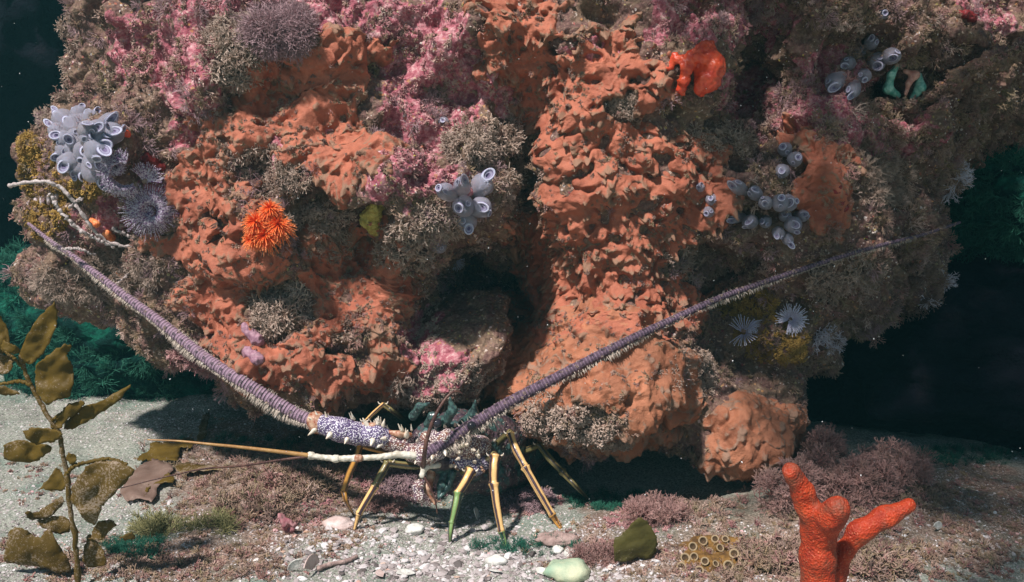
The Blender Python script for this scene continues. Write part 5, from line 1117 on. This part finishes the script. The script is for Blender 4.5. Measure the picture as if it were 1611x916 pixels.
scat_ground('sea_floor_turf', PR_bush, 2600, [(430,770,150,70,5),(330,720,110,40,1.5),(300,890,150,30,2),(500,700,60,40,2),(1160,810,170,26,4),(1380,770,140,40,4),(1220,880,220,40,4),(1500,860,130,60,2),(560,770,50,30,1)], .5, 1.1, M_turf, 33, dens=lambda P: np.clip(.5 + 1.6 * noise(P * 16, 8), .05, 1))
scat_ground('short_floor_turf', PR_short, 6500, [(430,780,190,100,6),(300,880,200,40,2),(1200,860,330,70,7),(1480,820,180,90,4),(620,760,90,40,1),(110,880,150,40,1.6),(60,760,80,60,.4)], .6, 1.3, M_turf, 34, dens=lambda P: np.clip(.6 + 1.6 * noise(P * 18, 18), .05, 1))
scat_ground('pink_floor_turf', PR_short, 700, [(610,760,60,26,2),(1330,760,80,50,2),(830,790,50,24,1),(470,790,60,50,1),(1010,820,50,20,1)], .7, 1.3, M_pturf, 35)
scat_ground('green_floor_turf', PR_fine, 420, [(215,865,50,16,2),(820,860,80,10,1.4),(190,600,70,18,2),(1500,720,110,14,3),(960,790,70,14,2),(420,700,120,14,1)], .4, .9, M_greenturf, 36)

def gclump(name, label, cat, spots, protos, mat, s0, s1, n, seed, group=None, hgt=0.02):
    rr = np.random.default_rng(seed); P, Nn = [], []
    for _ in range(n):
        x, y, rx, ry = spots[rr.integers(len(spots))]; a_ = rr.uniform(0, 6.28); q = math.sqrt(rr.random()); r = hit(x + rx * q * math.cos(a_), y + 0.5 * ry * q * math.sin(a_), 'ground')
        if r is None: continue
        P.append(r[0] + np.array([0, 0, rr.random() * hgt * (1 - q * .6)])); Nn.append(np.array([q * math.cos(a_) * .7, -.3, 1.0]) + rr.normal(0, .5, 3))
    P = np.array(P); mb = scatter(protos, P, np.array(Nn), rr.uniform(s0, s1, len(P)), np.clip(rr.normal(.5, .25, len(P)), 0, 1), rr); o = obj(name, mb.mesh(name, False, P.mean(0)), mat); o.location = P.mean(0); return tag(o, label, cat, group)
g2 = 'bushy algae on the sea floor'
for a_ in [('red_alga_bush', 'tall pinkish red algae bush left of the red finger sponge tip', 'algae', [(1292,735,28,50),(1240,790,50,50)], PR_feather, M_redturf, .5, .95, 230, 1, g2, .06),
           ('red_alga_bush', 'wide brownish pink algae bush behind the red finger sponge', 'algae', [(1400,755,60,50),(1350,780,60,40)], PR_feather, M_redturf, .5, .95, 300, 2, g2, .05),
           ('red_alga_bush', 'small wiry pinkish algae bush behind the olive leaf', 'algae', [(1030,815,45,30)], PR_feather, M_redturf, .5, .9, 90, 3, g2, .02),
           ('red_alga_bush', 'low reddish algae tuft between the lobster legs', 'algae', [(600,800,36,20)], PR_feather, M_redturf, .4, .7, 50, 4, g2, .01),
           ('green_alga_tuft', 'olive green grassy tuft on the sand right of the kelp', 'algae', [(250,835,32,26)], PR_fine, M_oliveturf, .9, 1.7, 24, 5, g2, .0),
           ('green_alga_tuft', 'small olive green tuft left of the lobster legs', 'algae', [(330,830,34,20)], PR_fine, M_oliveturf, .8, 1.4, 22, 6, g2, .0),
           ('brown_alga_mound', 'fuzzy brown algae mound on the sand below the left antenna', 'algae', [(450,765,70,50),(400,800,60,40)], PR_bush, M_turf, .9, 1.5, 300, 7, g2, .012),
           ('brown_alga_mound', 'rusty brown tuft beside the green stone at the bottom edge', 'algae', [(940,880,36,26)], PR_feather, M_redturf, .4, .8, 80, 8, g2, .01),
           ('brown_alga_mound', 'mixed brown turf mound around the base of the finger sponge', 'algae', [(1215,880,60,50),(1380,890,60,40)], PR_bush, M_turf, .9, 1.5, 260, 9, g2, .015)]:
    gclump(*a_)
gclump('purple_alga_mound', 'purple turf mound with shade put into its colour under the lobster head', 'algae', [(655,770,55,44),(625,752,40,30)], PR_short, M_shadeturf, 1.0, 1.8, 420, 31, g2, .012)
gclump('purple_alga_mound', 'purple turf mound with shade put into its colour behind the tall golden lobster leg', 'algae', [(830,790,44,36)], PR_short, M_shadeturf, 1.0, 1.7, 240, 32, g2, .008)
# pink sprig
p = hits(455, 840, 'ground')[0]; M_pk = simple('pink_sprig', (0.26, 0.08, 0.1), (0.42, 0.22, 0.22), 160, rough=0.8)
tag(bobj('pink_alga_sprig', chain([p, p + [-.004, -.002, .016], p + [-.010, -.004, .026]], [.004, .005, .003]) + chain([p + [0, 0, .004], p + [.008, -.002, .012]], [.004, .003]), M_pk, h=.0014, nz=lambda q: .003 * fbm(q * 130, 2, 3)), 'small dusky pink sprig on the brown mound left of the lobster legs', 'algae')
# zoanthid colony
M_zbase = simple('zoanthid_base', (0.09, 0.045, 0.012), (0.26, 0.14, 0.03), 120, rough=0.85, bd=.003); M_zo = simple('golden_zoanthid', (0.2, 0.1, 0.015), (0.42, 0.24, 0.05), 130, rough=0.6, bd=.001); M_zd = simple('zoanthid_mouth', (0.04, 0.025, 0.01), (0.12, 0.07, 0.03)); M_zr = simple('zoanthid_rim', (0.3, 0.21, 0.1), (0.5, 0.4, 0.26), 300)
p0 = hits(1125, 885, 'ground')[0]; root = thing('zoanthid_colony', 'golden zoanthid colony with ringed tubular mouths at the bottom right', 'zoanthid', p0)
zb = bobj('base', [(p0 + [-.032, .0, -.010], p0 + [.034, .006, -.010], .018, .018), (p0 + [-.02, .03, -.004], p0 + [.028, .035, -.004], .018, .016)], M_zbase, root, h=.003, nz=lambda q: .007 * fbm(q * 70, 3, 3), origin=p0)
zbv = BVHTree.FromPolygons([tuple(v_.co) for v_ in zb.data.vertices], [tuple(f_.vertices) for f_ in zb.data.polygons])
mb = MB(); lathe(mb, [(.8, -2.2), (.85, -.6), (1, -.1), (1.0, .1)], 16); n1 = len(mb.q[0]); lathe(mb, [(1.0, .1), (.9, .22), (.74, .16), (.66, .05)], 16); lathe(mb, [(.66, .05), (.4, -.25), (.001, -.3)], 16)
sz_ = [len(x) for x in mb.q]; PM = mb.mesh('polyp'); [PM.materials.append(x) for x in (M_zo, M_zr, M_zd)]; PM.polygons.foreach_set('material_index', np.concatenate([np.full(s2, k2_) for k2_, s2 in enumerate(sz_)]).astype(np.int32))
for k, (x, y) in enumerate([(1133,862),(1155,871),(1126,887),(1109,883),(1092,876),(1078,878),(1116,868),(1106,851),(1141,848),(1167,850),(1090,860),(1146,890),(1170,878),(1072,892),(1100,898),(1160,905),(1122,905),(1184,892),(1125,848),(1185,868)]):
    d_ = Vector(ray(x, y)).normalized(); rz = zbv.ray_cast(Vector(CAM - p0), d_); q = (np.array(rz[0]) + p0 - np.array(d_) * .004) if rz[0] is not None else hits(x, y, 'ground')[0] + [0, -.004, .004]; o = bpy.data.objects.new('polyp', PM); COL.objects.link(o); o.parent = root; rr_ = random.Random(k)
    o.location = Vector(q) - root.location; d = Vector((rr_.uniform(-.5, .5), -.9, rr_.uniform(.3, 1.0))); o.rotation_mode = 'QUATERNION'; o.rotation_quaternion = rot_to(d); s2 = .0052 * rr_.uniform(.75, 1.2); o.scale = (s2, s2, s2)

# shells and stones that stand out
M_wsh = simple('white_shell', (0.55, 0.55, 0.5), (0.85, 0.86, 0.8), 120, rough=0.4, bd=.0008); M_psh = simple('pinkish_shell', (0.5, 0.38, 0.34), (0.72, 0.6, 0.56), 80, rough=0.45)
M_gst = simple('green_stone', (0.26, 0.4, 0.28), (0.6, 0.62, 0.42), 30, rough=0.7); M_slab = simple('brown_slab', (0.25, 0.17, 0.15), (0.46, 0.34, 0.3), 90, rough=0.8, bd=.002)
def shell(label, x, y, r, rot, mat, cut=0.55, ribs=11, name='shell', grp='loose shells on the gravel'):
    p = hits(x, y, 'ground')[0] + [0, 0, r * .35]; n, m = 14, 26; u, w = np.meshgrid(np.linspace(0.02, 1, n), np.linspace(-1.25, 1.25, m), indexing='ij')
    R1 = u * (1 + .02 * np.sin(w * ribs * 3)); xx = R1 * np.sin(w); zz = R1 * np.cos(w) * 1.0; yy_ = cut * (1 - (1 - .9 * R1) ** 2) * .5 * np.cos(w * .9) + .02 * np.sin(w * ribs * 3) * u
    v = np.stack([xx, yy_, zz], -1).reshape(-1, 3) * r; i = np.arange(n-1)[:, None] * m + np.arange(m-1)[None]; q = np.stack([i, i+1, i+m+1, i+m], -1).reshape(-1, 4)
    o = obj(name, mkmesh(name, v, q), mat); o.location = p; o.rotation_euler = [math.radians(a2) for a2 in rot]; md = o.modifiers.new('thick', 'SOLIDIFY'); md.thickness = r * .07; return tag(o, label, 'shell', grp)
shell('pinkish shell valve standing on edge at the bottom left of the gravel', 492, 905, .017, (10, 10, 70), M_psh)
shell('whitish shell valve lying against the upright pinkish shell', 470, 900, .012, (30, -40, 10), M_wsh)
shell('curved white shell sliver standing behind the green lobster leg', 751, 822, .014, (0, 60, 60), M_wsh, 1.0)
shell('broad white clam shell at the bottom edge left of centre', 640, 910, .012, (-65, 10, 20), M_wsh)
shell('small white clam shell beside the green stone', 845, 905, .010, (-60, 0, -60), M_wsh)
shell('thin pointed shell flake on the gravel in the middle', 605, 905, .010, (-70, 0, 110), M_psh)
shell('small chalky shell near the golden middle leg tip', 782, 900, .009, (-60, 0, 160), M_wsh)
def stone(name, label, x, y, r, mat, seed, grp=None, cat='stone'):
    v, t = ICO3; p = hits(x, y, 'ground')[0]; d = 1 + .3 * noise(v * 1.4 + seed, seed) + .1 * noise(v * 3.5, seed + 1); o = obj(name, mkmesh(name, v * d[:, None] * np.array(r), None, t), mat); o.location = p + [0, 0, r[2] * .4]; return tag(o, label, cat, grp)
stone('green_stone', 'pale green and yellow rounded stone at the bottom edge', 893, 905, (.026, .018, .013), M_gst, 3)
stone('flat_stone', 'flat brownish slab lying under the tip of the slanting golden leg', 876, 852, (.024, .014, .007), M_slab, 4)
stone('white_stone', 'white stone on the gravel between the amber and green legs', 652, 836, (.012, .010, .007), M_wsh, 5)
stone('white_stone', 'small white pebble just right of the flat slab', 877, 868, (.007, .006, .005), M_wsh, 6)
stone('white_stone', 'whitish pebble in front of the flat slab, lower one', 898, 874, (.008, .007, .006), M_wsh, 7)
stone('pink_stone', 'pink crusted stone left of the gravel patch', 530, 828, (.020, .014, .008), M_psh, 8)
stone('white_stone', 'lumpy white stone near the lower right of the gravel', 780, 886, (.012, .009, .007), M_wsh, 9)
c = spline([hits(x, y, 'ground')[0] + [0, 0, .004] for x, y in [(500,900),(520,893),(545,888),(562,880)]], 20); mb = MB(); tube(mb, c, np.linspace(.0028, .002, 20) * (1 + .1 * rng.normal(size=20)), 8)
o = obj('twig', mb.mesh('twig', True, c[0]), M_slab); o.location = c[0]; tag(o, 'short brownish twig lying beside the upright shell', 'twig')
shell('white cone of shell standing right of the finger sponge', 1475, 838, .010, (10, 20, 30), M_wsh)

# drifting particles
rr = np.random.default_rng(77); n = 520; P = np.array([at(rr.uniform(-50, W + 50), rr.uniform(-30, 800), rr.uniform(-.5, 1.2)) for _ in range(n)])
P = P[P[:, 2] > .06]; mb = scatter(PR_grit, P, rr.normal(size=P.shape), rr.uniform(.0003, .0008, len(P)), rr.random(len(P)), rr); tag(obj('drifting_particles', mb.mesh('drifting_particles', False), M_snow), None, None, kind='stuff')

# ------------------------------------------------------------------ leafy canopy added out of view to shade the right flank
kc = thing('shade_canopy', 'added leafy canopy, out of view above, that shades the right side of the boulder', 'kelp', (0.6, -0.2, 1.2)); rr = np.random.default_rng(123); mb = MB()  # invented canopy, there only to block sun from the right
for k in range(1500):
    c0 = np.array([rr.uniform(-.25, .9), rr.uniform(-.9, -.08), rr.uniform(.98, 1.16)])
    if rr.random() > (sstep(-.12, .34, c0[0]) * (.4 if c0[1] < -.6 else 1.0)): continue
    d = rr.normal(size=3) * [1, 1, .35]; d /= np.linalg.norm(d); e = np.cross(d, [0, 0, 1.0]); e /= np.linalg.norm(e); L_ = rr.uniform(.05, .10); tt = np.linspace(0, 1, 9); wd = L_ * .22 * np.sin(np.pi * tt ** .8) + .001
    c = c0 + d * (tt * L_)[:, None] - np.array([0, 0, 1]) * (tt ** 2 * L_ * .3)[:, None]; v = np.concatenate([c + e * wd[:, None], c - e * wd[:, None]]); i = np.arange(8); mb.add(v, np.stack([i, i+1, i+10, i+9], 1))
o = obj('blades', mb.mesh('blades', True, (0.6, -0.2, 1.2)), M_kelp, kc); o['kind'] = 'stuff'
mb = MB(); tube(mb, spline([(-.2,-.5,1.08),(.4,-.5,1.12),(.8,-.4,1.12),(1.2,.1,1.2),(1.3,.4,.9)], 40), .006, 8); obj('stem', mb.mesh('stem', True, (0.6, -0.2, 1.2)), M_kelp, kc)

# ------------------------------------------------------------------ haze
HAZE = 0.048
import bmesh
bm = bmesh.new(); bmesh.ops.create_cube(bm, size=1.0); me = bpy.data.meshes.new('haze'); bm.to_mesh(me); bm.free()
hz = obj('haze', me, None); hz.location = (0, 2.0, 1.3); hz.scale = (19, 15.5, 5.0); tag(hz, None, None, kind='stuff')
m = bpy.data.materials.new('haze'); m.use_nodes = True; nt = m.node_tree; nt.nodes.clear(); out = nt.nodes.new('ShaderNodeOutputMaterial'); pv = nt.nodes.new('ShaderNodeVolumePrincipled')
pv.inputs['Color'].default_value = (0.12, 0.42, 0.46, 1); pv.inputs['Density'].default_value = HAZE; pv.inputs['Anisotropy'].default_value = 0.2
nt.links.new(pv.outputs[0], out.inputs['Volume']); me.materials.append(m)
